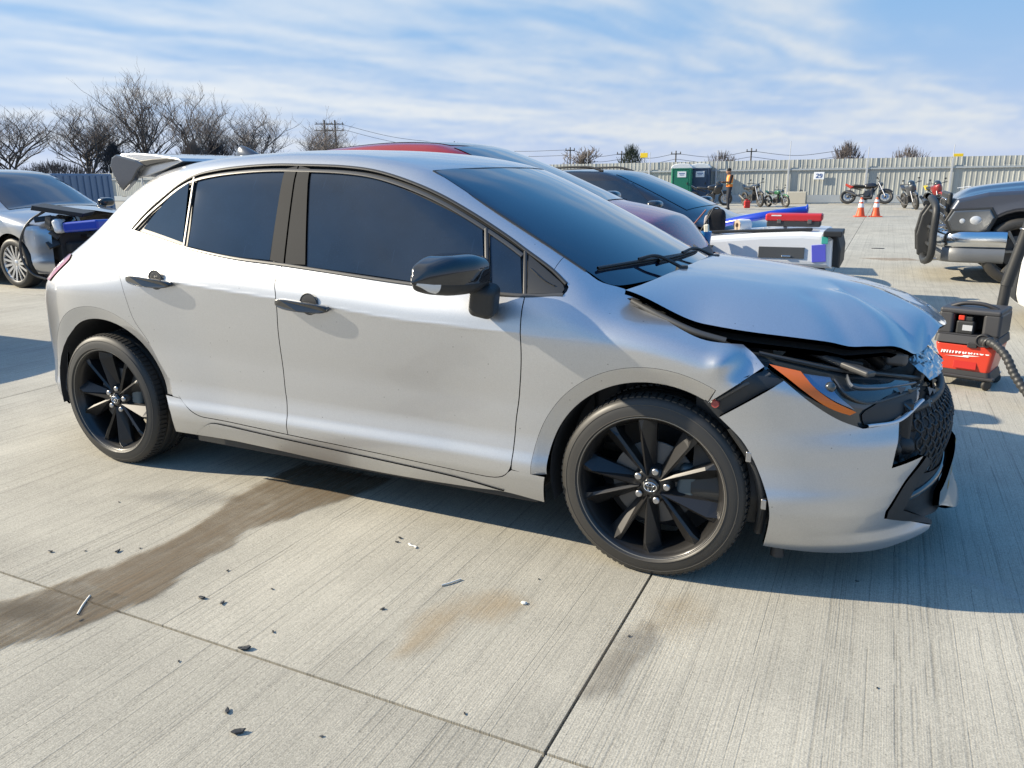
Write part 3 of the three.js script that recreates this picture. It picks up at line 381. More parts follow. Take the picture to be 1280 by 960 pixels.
  const inner = dlo.slice(1, 17).map(p => castRay([p[0] + .004, p[1] - .022, 0], [0, 0, 1])); both('window_channel', ribbon(inner, .014, .002), M.trim);
  both('window_divider', ribbon(L.divider[0], .013, .004), M.trim); both('window_divider', ribbon(L.dividerFront[0], .014, .004), M.plastic); both('window_divider', ribbon(L.doorFrameEdge[0], .012, .003), M.plastic);
  // windscreen
  const top = casters.top, wsp = [...we[1]].reverse().map(p => [p[0], p[2]]), base = [[1.02, .66], [1.10, .66], [1.19, .5], [1.25, .25], [1.265, 0]];
  const half = line([wsp.map(p => [p[0], p[1], 0]), base.map(p => [p[0], p[1], 0])], .02, false).map(p => [p[0], p[1]]);
  const wpoly = [...half, ...[...half].reverse().slice(1).map(p => [p[0], -p[1]]), ...[...we[2]].reverse().map(p => [p[0], -p[2]]), [.447, 0], ...[...we[2]].reverse().map(p => [p[0], p[2]])];
  obj('windscreen', panel(top, wpoly, { off: .001, inset: -.001, depth: .008, cell: .04 }), M.screen, car);
  both('windscreen_seal', ribbon([...we[1]], .011, .003), M.plastic); obj('windscreen_seal', ribbon([...we[2], ...[...we[2]].reverse().map(p => [p[0], p[1], -p[2]])], .008, .003), M.plastic, car);
  // cowl and wipers
  const cowlPoly = []; for (let i = 0; i <= 20; i++) { const z = mix(.68, -.68, i / 20); cowlPoly.push([1.255 - .33 * z * z - .0, z]); } for (let i = 20; i >= 0; i--) { const z = mix(.68, -.68, i / 20); cowlPoly.push([1.36 - .30 * z * z, z]); }
  obj('cowl', panel({ to: ([x, z]) => [x, mix(castRay([x, .5, z], [0, 1, 0])[1], .945 - .05 * z * z, .8), z] }, cowlPoly, { inset: 0, depth: .03, cell: .05, field: (x, y, z) => y }), M.plastic, car);
  for (const [pts, arm] of [[[[1.045, .63], [1.13, .42], [1.19, .16], [1.205, .02]], [1.235, .30]], [[[1.175, .30], [1.205, .05], [1.19, -.30], [1.13, -.50]], [1.26, -.18]]]) {
    const w = grp('wiper', car), q = pts.map(p => { const c = castRay([p[0], .5, p[1]], [0, 1, 0]); return [c[0], c[1] + .013, c[2]]; });
    obj('blade', [tube(q, .006, 20, 6), tube(q.map(p => [p[0], p[1] - .009, p[2]]), .004, 20, 5)], M.plastic, w);
    const m = q[1], pv = castRay([arm[0], .5, arm[1]], [0, 1, 0]); obj('arm', [tube([[pv[0] + .03, pv[1] + .02, pv[2]], [(pv[0] + m[0]) / 2, Math.max(pv[1], m[1]) + .016, (pv[2] + m[2]) / 2], [m[0], m[1] + .008, m[2]]], .0065, 16, 6), cyl(.022, .026, .035, [pv[0] + .03, pv[1] + .01, pv[2]])], M.plastic, w);
  }
  // door handles
  for (const [host, key, cup, sgn] of [[fd, 'handleF', L.cups[0][0], 1], [rd, 'handleR', L.cups[0][1], 1]]) {
    const a = V(L[key][0][0]), b = V(L[key][0][2]), dir = b.clone().sub(a), len = dir.length() + .01, mid = a.clone().add(b).multiplyScalar(.5), ang = Math.atan2(dir.y, dir.x);
    const bar = []; const n = 26; for (let i = 0; i <= n; i++) { const t = i / n * 2 - 1; bar.push(t); }
    const hs = new THREE.Shape(); const hw = .0165; for (let i = 0; i <= 40; i++) { const th = i / 40 * Math.PI * 2, cx = Math.cos(th), sx = Math.sin(th); const X = Math.sign(cx) * Math.pow(Math.abs(cx), .6) * len / 2, Y = Math.sign(sx) * Math.pow(Math.abs(sx), .8) * hw * (1 - .25 * X / len); i ? hs.lineTo(X, Y) : hs.moveTo(X, Y); }
    const hg = new THREE.ExtrudeGeometry(hs, { depth: .012, bevelEnabled: true, bevelSize: .004, bevelThickness: .006, bevelSegments: 3, curveSegments: 12 });
    { const p = hg.attributes.position; for (let i = 0; i < p.count; i++) { const t = p.getX(i) / (len / 2); p.setZ(i, p.getZ(i) + .016 * (1 - t * t)); } hg.computeVertexNormals(); }
    hg.rotateZ(ang).translate(mid.x, mid.y, mid.z + .016);
    const mounts = [rbox(.035, .022, .03, .006, [a.x + .022, a.y - .002, mid.z + .008], [0, 0, ang]), rbox(.035, .02, .03, .006, [b.x - .02, b.y, mid.z + .008], [0, 0, ang])];
    const cupG = T3(new THREE.SphereGeometry(.042, 28, 14, 0, Math.PI * 2, 0, Math.PI / 2), [0, 0, 0], [Math.PI / 2, 0, 0], [1, .045, 1]).translate(cup[0] + .012, cup[1] + .001, cup[2] + .0015);
    const cupRing = T3(new THREE.TorusGeometry(.041, .0022, 8, 36), [cup[0] + .012, cup[1] + .001, cup[2] + .002]);
    for (const s of [0, 1]) { const f = s ? mirrorZ : x => x, h = grp('door_handle', host[s]); obj('grip', f(merged([hg, ...mounts])), M.gloss, h); obj('handle_recess', f(merged([cupG, cupRing])), M.trim, h); }
  }
}
// door mirrors
{
  const yT = spline([[0, 1.076], [.3, 1.088], [.6, 1.086], [.85, 1.064], [1, 1.022]]), yB = spline([[0, .955], [.3, .949], [.6, .952], [.85, .968], [1, .992]]), xF = spline([[0, .772], [.3, .768], [.6, .746], [.85, .692], [1, .628]]), xB = spline([[0, .606], [.85, .588], [1, .592]]);
  const loft = (lo, hi, grow = 0) => { const pos = [], idx = [], NS = 26, NK = 40, pw = (v, e) => Math.sign(v) * Math.pow(Math.abs(v), e); for (let i = 0; i <= NS; i++) { const t = 1 - Math.pow(1 - i / NS, 1.6), z = mix(.902, 1.152, t), cap = i === NS ? .02 : i === 0 ? .9 : Math.min(1, .35 + (1 - t) * 7), cx = (xF(t) + xB(t)) / 2, cy = (yT(t) + yB(t)) / 2, hx = ((xF(t) - xB(t)) / 2 + grow) * cap, hy = ((yT(t) - yB(t)) / 2 + grow) * cap; for (let k = 0; k <= NK; k++) { const a = mix(lo, hi, k / NK); const ca = Math.cos(a), e = ca > 0 ? .72 : .3; pos.push(cx + pw(ca, e) * hx, cy + pw(Math.sin(a), .62) * hy, z); } } for (let i = 0; i < NS; i++) for (let k = 0; k < NK; k++) { const a = i * (NK + 1) + k, b = a + NK + 1; idx.push(a, a + 1, b, b, a + 1, b + 1); } const g = new THREE.BufferGeometry(); g.setAttribute('position', new THREE.Float32BufferAttribute(pos, 3)); g.setIndex(idx); g.computeVertexNormals(); return g; };
  const cap = loft(-.20, Math.PI + .20), shell = loft(-Math.PI - .05, .05, -.004);
  const seam = loft(-.235, -.195, .0005);
  const foot = T3(new RoundedBoxGeometry(.092, .115, .09, 4, .026), [.738, .925, .908], [.15, .1, -.18]);
  const lens = loft(-1.1, -.16, .0012); { const p = lens.attributes.position, ix = lens.index.array, keep = []; for (let i = 0; i < ix.length; i += 3) { let ok = true; for (let k = 0; k < 3; k++) { const z = p.getZ(ix[i + k]); if (z < 1.108 || z > 1.150) ok = false; } if (ok) keep.push(ix[i], ix[i + 1], ix[i + 2]); } lens.setIndex(keep); }
  const glassPlate = roundedBlob(.004, .052, .10, .8, .7).translate(.588, 1.016, 1.01);
  for (const s of [0, 1]) { const f = s ? mirrorZ : x => x, m = grp('door_mirror', car); obj('mirror_cap', f(cap), M.gloss, m); obj('mirror_shell', f(shell), M.plastic, m); obj('mirror_foot', f(foot), M.plastic, m); obj('indicator', f(lens), M.clearLens, m); obj('cap_seam', f(seam), M.matte, m); obj('mirror_glass', f(glassPlate), M.chrome, m); }
}
// spoiler, aerial, tail
{
  const fin = extrude([[-1.433, 1.455], [-1.463, 1.442], [-1.482, 1.402], [-1.464, 1.352], [-1.438, 1.305], [-1.412, 1.286], [-1.335, 1.334], [-1.29, 1.380], [-1.25, 1.405], [-1.30, 1.428], [-1.395, 1.447]], .035, .008, 3);
  const sp = grp('roof_spoiler', car), dark = phys([.035, .038, .045], .22, .3, { clearcoat: 1, clearcoatRoughness: .05 });
  obj('side_fin', fin.clone().translate(0, 0, .55), dark, sp); obj('side_fin', fin.clone().translate(0, 0, -.55), dark, sp);
  const wing = extrude([[-1.46, 1.447], [-1.43, 1.461], [-1.33, 1.462], [-1.2, 1.452], [-1.05, 1.432], [-1.02, 1.418], [-1.15, 1.38], [-1.28, 1.35], [-1.38, 1.345], [-1.445, 1.40]], 1.07, .006, 2); obj('wing', wing, M.silver, sp);
  const slot = extrude([[-1.31, 1.402], [-1.29, 1.424], [-1.2, 1.431], [-1.1, 1.433], [-1.055, 1.424], [-1.16, 1.412], [-1.26, 1.398]], .06, .003).translate(0, 0, .525); obj('spoiler_slot', slot, M.plastic, sp); obj('spoiler_slot', mirrorZ(slot), M.plastic, sp);
  const an = new THREE.SphereGeometry(1, 24, 14, 0, Math.PI * 2, 0, Math.PI / 2), p = an.attributes.position; for (let i = 0; i < p.count; i++) { const y = p.getY(i); p.setXYZ(i, p.getX(i) * .085 * (1 - .45 * y) - .045 * y, y * .055, p.getZ(i) * .03 * (1 - .3 * y)); } an.computeVertexNormals(); obj('roof_aerial', an.translate(-1.13, 1.417 + .035, 0), phys([.04, .05, .07], .25, .3, { clearcoat: 1 }), car);
  const tl = panel(pol, line([[[-1.60, .995, .76], [-1.555, .965, .79], [-1.59, .915, .815], [-1.66, .865, .82]], [[-1.66, .865, .82], [-1.80, .865, .75], [-2.0, .88, .5], [-2.04, .89, .3]], [[-2.04, .89, .3], [-2.0, .98, .3], [-1.9, .99, .6], [-1.60, .995, .76]]]), { off: .006, inset: 0, depth: .012, cell: .03 }); both('tail_light', tl, M.redLens);
  const hg = panel(pol, line([[[-1.36, 1.33, .45], [-1.62, 1.15, .55], [-1.75, 1.06, .55]], [[-1.75, 1.06, .55], [-1.85, 1.05, .2], [-1.86, 1.05, .002]], [[-1.86, 1.05, .002], [-1.42, 1.32, .002]], [[-1.42, 1.32, .002], [-1.36, 1.33, .45]]]), { off: .003, inset: 0, depth: .004, cell: .05 }); obj('rear_window', [hg, mirrorZ(hg)], M.glass, car);
  const tag2 = rbox(.03, .004, .002, .001, [-1.365, 1.262, .6]); obj('roof_scuff', tag2, M.trim, car);
}
// underside, wheel wells, engine bay
{
  for (const s of [1, -1]) obj('jacking_seam', rbox(1.72, .045, .016, .004, [.03, .188, s * .80]), M.plastic, car);
  obj('floor_pan', [rbox(3.7, .06, 1.30, .02, [0, .22, 0]), rbox(1.75, .07, 1.60, .02, [0, .215, 0]), rbox(.4, .05, 1.0, .02, [1.85, .2, 0]), rbox(.5, .14, 1.1, .05, [-1.85, .33, 0])], M.matte, car);
  for (const [cx, r] of [[1.32, .365], [-1.32, .392]]) for (const s of [1, -1]) {
    const g = new THREE.CylinderGeometry(r, r, .40, 48, 1, true, -.25, Math.PI + .5).rotateZ(Math.PI / 2).rotateY(Math.PI / 2);
    const h = new THREE.CylinderGeometry(r, r, .40, 40, 1, true).rotateX(Math.PI / 2), p = h.attributes.position, ix = h.index.array, keep = [];
    for (let i = 0; i < ix.length; i += 3) { let ok = true; for (let k = 0; k < 3; k++) if (p.getY(ix[i + k]) < -.12) ok = false; if (ok) keep.push(ix[i], ix[i + 1], ix[i + 2]); } h.setIndex(keep);
    obj('wheel_well', [h.translate(cx, .32, s * .645), new THREE.CircleGeometry(r, 40).translate(cx, .32, s * .455)], M.matte, car);
  }
  obj('engine_bay', [rbox(.75, .5, 1.25, .04, [1.27, .58, 0]), rbox(.5, .42, 1.0, .06, [1.78, .45, 0]), rbox(.12, .55, 1.3, .03, [1.1, .65, 0])], M.plastic, car);
  obj('engine_cover', rbox(.42, .10, .6, .04, [1.66, .74, -.02]), M.plastic, car); obj('coolant_tank', rbox(.14, .10, .16, .03, [1.60, .775, .48], [0, .3, 0]), std([.55, .56, .52], .5), car); obj('strut_tower', cyl(.09, .11, .08, [1.36, .845, .56]), M.castIron, car); obj('radiator_hose', tube([[1.55, .78, .3], [1.72, .80, .36], [1.88, .76, .36], [1.98, .68, .3]], .022, 24, 10), M.rubber, car); obj('wiring_loom', [tube([[1.46, .80, .66], [1.60, .785, .60], [1.75, .765, .58], [1.92, .72, .50]], .009, 30, 6), tube([[1.7, .77, .60], [1.78, .80, .52], [1.86, .775, .54], [1.95, .74, .42]], .007, 24, 6)], M.rubber, car); obj('slam_panel', rbox(.07, .05, .9, .015, [2.02, .735, 0]), M.castIron, car);
}
// bonnet, buckled and sprung open
const bonnetMid = spline([[1.0, 1.02], [1.25, 1.0], [1.4, .985], [1.6, .96], [1.8, .928], [1.95, .895], [2.05, .868], [2.12, .838], [2.18, .795]]);
const bonnetEdge = spline([[1.0, .72], [1.17, .725], [1.5, .725], [1.75, .67], [1.95, .555], [2.06, .45], [2.125, .32], [2.162, .18], [2.182, .03]]);
function bonnet(x, z) {
  const e = Math.abs(z) / Math.max(.2, bonnetEdge(Math.min(x, 2.1)));
  let y = bonnetMid(x) - .09 * z * z - .072 * sstep(1.15, 1.45, x) * Math.pow(Math.max(0, (e - .45) / .55), 2);
  // folds from the impact on the near front corner
  const fold = (x0, z0, x1, z1, a, w) => { const L2 = (x1 - x0) ** 2 + (z1 - z0) ** 2, t = ((x - x0) * (x1 - x0) + (z - z0) * (z1 - z0)) / L2, d = ((x - x0) * (z1 - z0) - (z - z0) * (x1 - x0)) / Math.sqrt(L2); return a * Math.exp(-d * d / (w * w)) * sstep(-.05, .3, t) * (1 - sstep(.95, 1.2, t)); };
  const crease = (x0, z0, x1, z1, a, w) => { const L2 = (x1 - x0) ** 2 + (z1 - z0) ** 2, t = ((x - x0) * (x1 - x0) + (z - z0) * (z1 - z0)) / L2, d = ((x - x0) * (z1 - z0) - (z - z0) * (x1 - x0)) / Math.sqrt(L2); return a * Math.exp(-Math.sqrt(d * d + .00006) / w) * sstep(-.05, .35, t) * (1 - sstep(1, 1.3, t)); };
  y += crease(1.76, .02, 2.09, .45, -.024, .05) + crease(1.84, -.10, 2.14, .24, .012, .05) + fold(1.70, .30, 1.88, .60, -.010, .05) + fold(1.80, .20, 2.0, .50, .010, .05);
  y += (fbm(x * 7, z * 7, 90, 3) - .5) * .003 * sstep(1.55, 1.95, x);
  return y;
}
{
  const F = (x, y, z) => y - bonnet(x, z), cast = { to: ([x, z]) => [x, bonnet(x, z), z] };
  const edge = []; for (let i = 0; i <= 30; i++) { const x = mix(1.178, 2.18, Math.pow(i / 30, .7)); edge.push([x, bonnetEdge(x)]); }
  const rear = []; for (let i = 0; i <= 16; i++) { const z = mix(-.725, .725, i / 16); rear.push([1.285 - .2 * z * z, z]); }
  const poly = [...rear.slice(0, -1), ...edge, ...[...edge].reverse().slice(0, -1).map(p => [p[0], -p[1]])];
  const g = panel(cast, poly, { cell: .022, inset: 0, depth: .016, field: F });
  obj('bonnet', g, M.silver, car);
  const under = panel({ to: ([x, z]) => [x, bonnet(x, z) - .055, z] }, insetPoly(poly, .03), { cell: .03, inset: .0, depth: .02, field: F }); obj('bonnet_lining', under, M.plastic, car);
}
// front corner: bumper, headlamp, grille
{
  // near corner bumper skin; crease under the lamp kept by the field of the body
  both('bumper_cover', P('bumper', { depth: .018, cell: .02, inset: 0 }), M.silver);
  both('bumper_bracket', P('bracket', { off: -.02, inset: -.012, depth: .02 }), M.plastic);
  const sc = L.screw[0][0]; obj('bracket_screw', T3(new THREE.CylinderGeometry(.012, .013, .012, 14), [sc[0], sc[1], sc[2] - .012], [Math.PI / 2, 0, 0]), std([.35, .06, .05], .5), car);
  obj('bracket_rail', [ribbon([[1.51, .635, .862], [1.60, .70, .845], [1.675, .75, .815]].map(p => castRay([p[0], p[1], 0], [0, 0, 1])), .012, .006, bodyField, -.02)], M.trim, car);
  const inner = panel(pol, [[1.45, -.42], [XF + Math.PI / 2, -.42], [XF + Math.PI / 2, .24], [1.45, .33]], { off: -.075, inset: 0, depth: 0, cell: .05 }); obj('front_structure', [inner, mirrorZ(inner)], M.plastic, car);
  const lamp = [0, 1].map(() => grp('headlamp', car)), put = (n, g, m) => { obj(n, g, m, lamp[0]); obj(n, mirrorZ(g), m, lamp[1]); };
  put('lamp_housing', P('headlight', { off: -.022, inset: -.004, depth: .06, cell: .03 }), M.smoke);
  put('amber_reflector', P('amber', { off: -.006, inset: 0, depth: .014 }), M.amber);
  put('reflector_plate', P('reflectorPlate', { off: -.012, inset: 0, depth: .012 }), M.reflector);
  put('lamp_opening', P('cavity', { off: -.016, inset: 0, depth: .004 }), M.plastic);
  put('lens_rim', merged([ribbon(L.lensTop[0], .012, .005, bodyField, -.012)]), M.trim);
  put('broken_lens_edge', merged([ribbon(L.lensEdge[0].slice(0, 3), .010, .008, bodyField, -.004)]), M.clearLens);
  const bc = L.ball[0][0], n = fieldNormal(bc);
  put('lens_moulding', merged([ribbon(L.lampLine[0], .008, .005, bodyField, -.016)]), M.trim); put('lens_moulding', merged([ribbon(L.lampLow[0], .006, .004, bodyField, -.018)]), std([.2, .22, .25], .3, .6));
  const pl = ball(.017, [bc[0] - n[0] * .024, bc[1], bc[2] - n[2] * .024]); put('projector_lens', pl, M.smoke);
  const r = rng(5); for (let i = 0; i < 14; i++) { const q = pol.to([XF + mix(.75, 1.2, r()), mix(.05, .14, r())]); put('lens_shard', T3(new THREE.TetrahedronGeometry(mix(.008, .02, r())), [q[0] - .012, q[1], q[2]], [r() * 6, r() * 6, r() * 6]), M.smoke); }
  both('fog_lamp_trim', P('fog', { off: .004, inset: 0, depth: .03 }), M.plastic);
  const fogIn = panel(pol, line([[[2.10, .40, .60], [2.16, .36, .47], [2.22, .33, .25]], [[2.22, .33, .25], [2.23, .22, .22], [2.16, .2, .48]], [[2.16, .2, .48], [2.06, .26, .62]], [[2.06, .26, .62], [2.10, .40, .60]]]), { off: -.02, inset: 0, depth: .01 }); both('fog_lamp_recess', fogIn, M.plastic);
  // grille: backing, honeycomb, bars
  const gb = panel(pol, [[XF + .86, -.26], [XF + Math.PI / 2, -.26], [XF + Math.PI / 2, .03], [XF + .80, .03]], { off: -.05, inset: 0, depth: 0, cell: .05 });
  const gr = grp('grille', car); obj('grille_backing', [gb, mirrorZ(gb)], M.plastic, gr);
  const cells = []; for (let j = 0; j < 9; j++) for (let i = -10; i <= 10; i++) { const a = i * .062 + (j % 2) * .031, phi = -.25 + j * .033; const q = pol.to([XF + Math.PI / 2 - Math.abs(a), phi]); if (a < 0) q[2] *= -1; if (Math.abs(a) > .66) continue; const m = fieldNormal([q[0], q[1], Math.abs(q[2])]); if (a < 0) m[2] *= -1; const t = new THREE.TorusGeometry(.0235, .0038, 5, 6).rotateZ(Math.PI / 6).applyQuaternion(new THREE.Quaternion().setFromUnitVectors(new THREE.Vector3(0, 0, 1), V(m))); cells.push(t.translate(q[0] - m[0] * .028, q[1], q[2] - m[2] * .028)); }
  obj('honeycomb', cells, M.plastic, gr);
  const barPts = k => { const o = []; for (let i = -8; i <= 8; i++) { const a = i / 8 * .72; const q = pol.to([XF + Math.PI / 2 - Math.abs(a), k]); o.push([q[0] - .02, q[1], a < 0 ? -q[2] : q[2]]); } return o; };
  obj('grille_bar', tube(barPts(.045), .014, 40, 8), M.plastic, gr); obj('grille_frame', tube(barPts(-.28), .013, 40, 8), M.gloss, gr);
  obj('radiator_support', [tube(barPts(.09).map(p => [p[0] - .06, p[1], p[2]]), .02, 30, 8), rbox(.05, .2, .05, .01, [2.06, .52, .52]), rbox(.06, .09, .9, .02, [2.05, .50, 0])], M.plastic, gr);
  // torn ducting behind the missing skin
  const duct = []; for (let i = 0; i < 9; i++) { const q = pol.to([XF + .80 + (i % 3) * .06, -.16 + .07 * Math.floor(i / 3)]); duct.push(T3(new THREE.IcosahedronGeometry(.032 + .014 * r(), 1), [q[0] - .05, q[1], q[2] - .05], [r() * 3, r() * 3, r() * 3], [1, .6 + r() * .6, 1.2])); } obj('torn_duct', duct, M.plastic, gr);
  const va = panel(pol, line([[[2.20, .27, .38], [2.25, .33, .22], [2.28, .36, .001]], [[2.28, .36, .001], [2.29, .25, .001], [2.25, .165, .001]], [[2.25, .165, .001], [2.23, .18, .22], [2.20, .21, .36]], [[2.20, .21, .36], [2.20, .27, .38]]]), { off: .012, inset: 0, depth: .02, cell: .025 });
  obj('lower_valance', [va, mirrorZ(va)], phys([.50, .49, .46], .34, .7, { clearcoat: .5, map: flakeNoise }), car);
  [[.325, .05, .032], [.30, .09, .03], [.265, .16, .018], [.232, .25, .016]].forEach(([y, z, k]) => { const q = pol.to(pol.from([2.28, y, z])); const n = fieldNormal(q); obj('yellow_scrape', T3(new THREE.IcosahedronGeometry(k, 1), [0, 0, 0], [0, 0, 0], [.9, 1.2, .06]).applyQuaternion(new THREE.Quaternion().setFromUnitVectors(new THREE.Vector3(0, 0, 1), V(n))).translate(q[0] + n[0] * .0125, q[1] + n[1] * .0125, q[2] + n[2] * .0125), std([.55, .33, .05], .7), car); });
  // crumpled slam-panel strip at the nose
  const cr = new THREE.PlaneGeometry(.5, .11, 44, 12), p = cr.attributes.position; for (let i = 0; i < p.count; i++) { const s = p.getX(i) / .5, v = p.getY(i); const q = pol.to([XF + Math.PI / 2 - .28 + s * .5, .185 + v * .9]); const w = (fbm(s * 7, v * 22, 55, 3) - .5) * .03 + Math.abs((((s + 1) * 5 + v * 9) % 1) - .5) * .010; const m = fieldNormal(q); p.setXYZ(i, q[0] + m[0] * (w + .006), q[1] + m[1] * w, q[2] + m[2] * w); } const crg = cr.toNonIndexed(); crg.computeVertexNormals(); obj('crumpled_nose_panel', [crg, mirrorZ(crg)], M.silver, car);
  // things to see under the sprung bonnet
  obj('lamp_bracket', [tube([[1.66, .775, .60], [1.74, .80, .55], [1.84, .79, .50], [1.9, .75, .45]], .013, 20, 8), rbox(.24, .02, .05, .008, [1.85, .745, .60], [0, -.5, -.2])], M.trim, car);
  obj('inner_wing', [tube([[1.19, .915, .685], [1.3, .875, .72], [1.42, .835, .745], [1.52, .812, .74]], .012, 24, 8), rbox(.36, .012, .06, .004, [1.36, .845, .70], [0, -.12, -.31])], M.trim, car);
  // arch edge clips
  obj('arch_liner', [tube([[1.57, .56, .84], [1.645, .45, .835], [1.68, .33, .83], [1.67, .2, .79]], .016, 20, 7)], M.plastic, car);
  for (const [x, y] of [[1.632, .475], [1.688, .325]]) obj('arch_clip', rbox(.018, .035, .02, .004, [x, y, .852]), M.steel, car);
  obj('tow_cover_stub', cyl(.02, .024, .04, [1.73, .125, .74]), M.plastic, car);
}
// ---------- wheels ----------
function spoke(aIn, aOut, side) {
  const pos = [], sec = [], A = [.038 * Math.cos(aIn), .038 * Math.sin(aIn)], B = [.2455 * Math.cos(aOut), .2455 * Math.sin(aOut)], l = Math.hypot(B[0] - A[0], B[1] - A[1]), d = [(B[0] - A[0]) / l, (B[1] - A[1]) / l];
  for (const [t, hw, zc, rg] of [[0, .014, .071, .5], [.80, .0255, .0895, .62], [1, .0305, .083, .2]]) {
    const x = A[0] + d[0] * l * t, y = A[1] + d[1] * l * t;
    sec.push([[-hw, -.05], [-hw, side > 0 ? -.002 : -.034], [-side * hw * rg, .005], [hw, side < 0 ? -.002 : -.034], [hw, -.05]].map(([w, z]) => [x - w * d[1], y + w * d[0], zc + z]));
  }
  for (let i = 0; i < 2; i++) for (let k = 0; k < 4; k++) { const a = sec[i][k], b = sec[i + 1][k], c = sec[i + 1][k + 1], e = sec[i][k + 1]; pos.push(...a, ...b, ...c, ...a, ...c, ...e); }
  const g = new THREE.BufferGeometry(); g.setAttribute('position', new THREE.Float32BufferAttribute(pos, 3)); g.computeVertexNormals(); return g;
}
function alloyWheel(parent, p, side, spin = 0) {
  const w = grp('wheel', parent); w.position.set(...p); if (side < 0) w.rotation.y = Math.PI;
  const tyre = obj('tyre', ring([[.236, -.1], [.245, -.112], [.28, -.116], [.306, -.104], [.3155, -.085], [.318, -.05], [.318, -.042], [.310, -.041], [.310, -.033], [.318, -.032], [.3185, -.004], [.311, -.003], [.311, .005], [.3185, .006], [.318, .034], [.310, .035], [.310, .043], [.318, .044], [.3165, .082], [.312, .094], [.304, .103], [.290, .109], [.276, .112], [.262, .1135], [.2575, .1145], [.2562, .1120], [.2545, .1105], [.2525, .108], [.246, .1]], 96), M.rubber, w);
  const tr = []; for (let i = 0; i < 84; i++) { const a = i / 84 * Math.PI * 2; for (const s of [1, -1]) tr.push(box(.0155, .005, .034, [0, .3175, s * .073], [s * .14, 0, 0]).rotateZ(a)); } obj('tread_blocks', tr, M.rubber, tyre);
  obj('sidewall_band', [ring([[.2570, .1138], [.2578, .1153], [.2588, .1151], [.2595, .1140]], 96), ring([[.292, .1087], [.2925, .1097], [.2945, .1092], [.295, .1078]], 96)], M.rubberDusty, tyre);
  const rim = obj('rim', ring([[.236, -.09], [.232, -.08], [.225, -.06], [.222, .03], [.226, .07], [.236, .085], [.240, .094], [.2445, .1035], [.2500, .1068], [.2532, .1050], [.2532, .098]], 80), M.rim, w);
  const S = []; for (let k = 0; k < 5; k++) for (const s of [1, -1]) { const a = (40 + 72 * k) * Math.PI / 180 + spin; S.push([a + s * .20, a + s * .305, s]); }
  for (const [a, b, s] of S) obj('spoke', spoke(a, b, s), M.rim, w);
  obj('hub', [ring([[.001, .064], [.034, .066], [.052, .064], [.066, .052], [.075, .02]], 40)], M.rim, w);
  obj('rim_edge', ring([[.2490, .1066], [.2512, .1082], [.2535, .1062]], 80), M.rimEdge, w);
  for (let k = 0; k < 5; k++) { const a = (4 + 72 * k) * Math.PI / 180 + spin; obj('lug_nut', [cyl(.0095, .0105, .018, [.0535 * Math.cos(a), .0535 * Math.sin(a), .068], [Math.PI / 2, 0, 0], 6), ring([[.001, .076], [.010, .0765], [.0125, .070]], 12).translate(.0535 * Math.cos(a), .0535 * Math.sin(a), 0)], M.steel, w); }
  const capG = obj('centre_cap', ring([[.001, .079], [.024, .0785], [.028, .076], [.030, .068]], 32), M.gloss, w);
  const el = (rx, ry, y, t = .0018) => T3(new THREE.TorusGeometry(1, t / Math.sqrt(rx * ry), 6, 36), [0, y, .0805], [0, 0, 0], [rx, ry, .02]);
  obj('emblem', [el(.0215, .0165, 0), el(.0075, .0150, -.001), el(.0150, .0058, .0085)], M.chrome, capG);
  obj('brake_disc', [ring([[.05, .03], [.145, .03], [.145, .012], [.05, .012]], 48)], M.castIron, w);
  obj('brake_caliper', rbox(.07, .15, .07, .02, [.115, .01, .018], [0, 0, -.1]), std([.08, .11, .13], .5, .4), w);
  return w;
}
for (const [x, s] of [[1.32, 1], [1.32, -1], [-1.32, 1], [-1.32, -1]]) alloyWheel(car, [x, .316, s * .765], s, x > 0 ? 0 : .05);
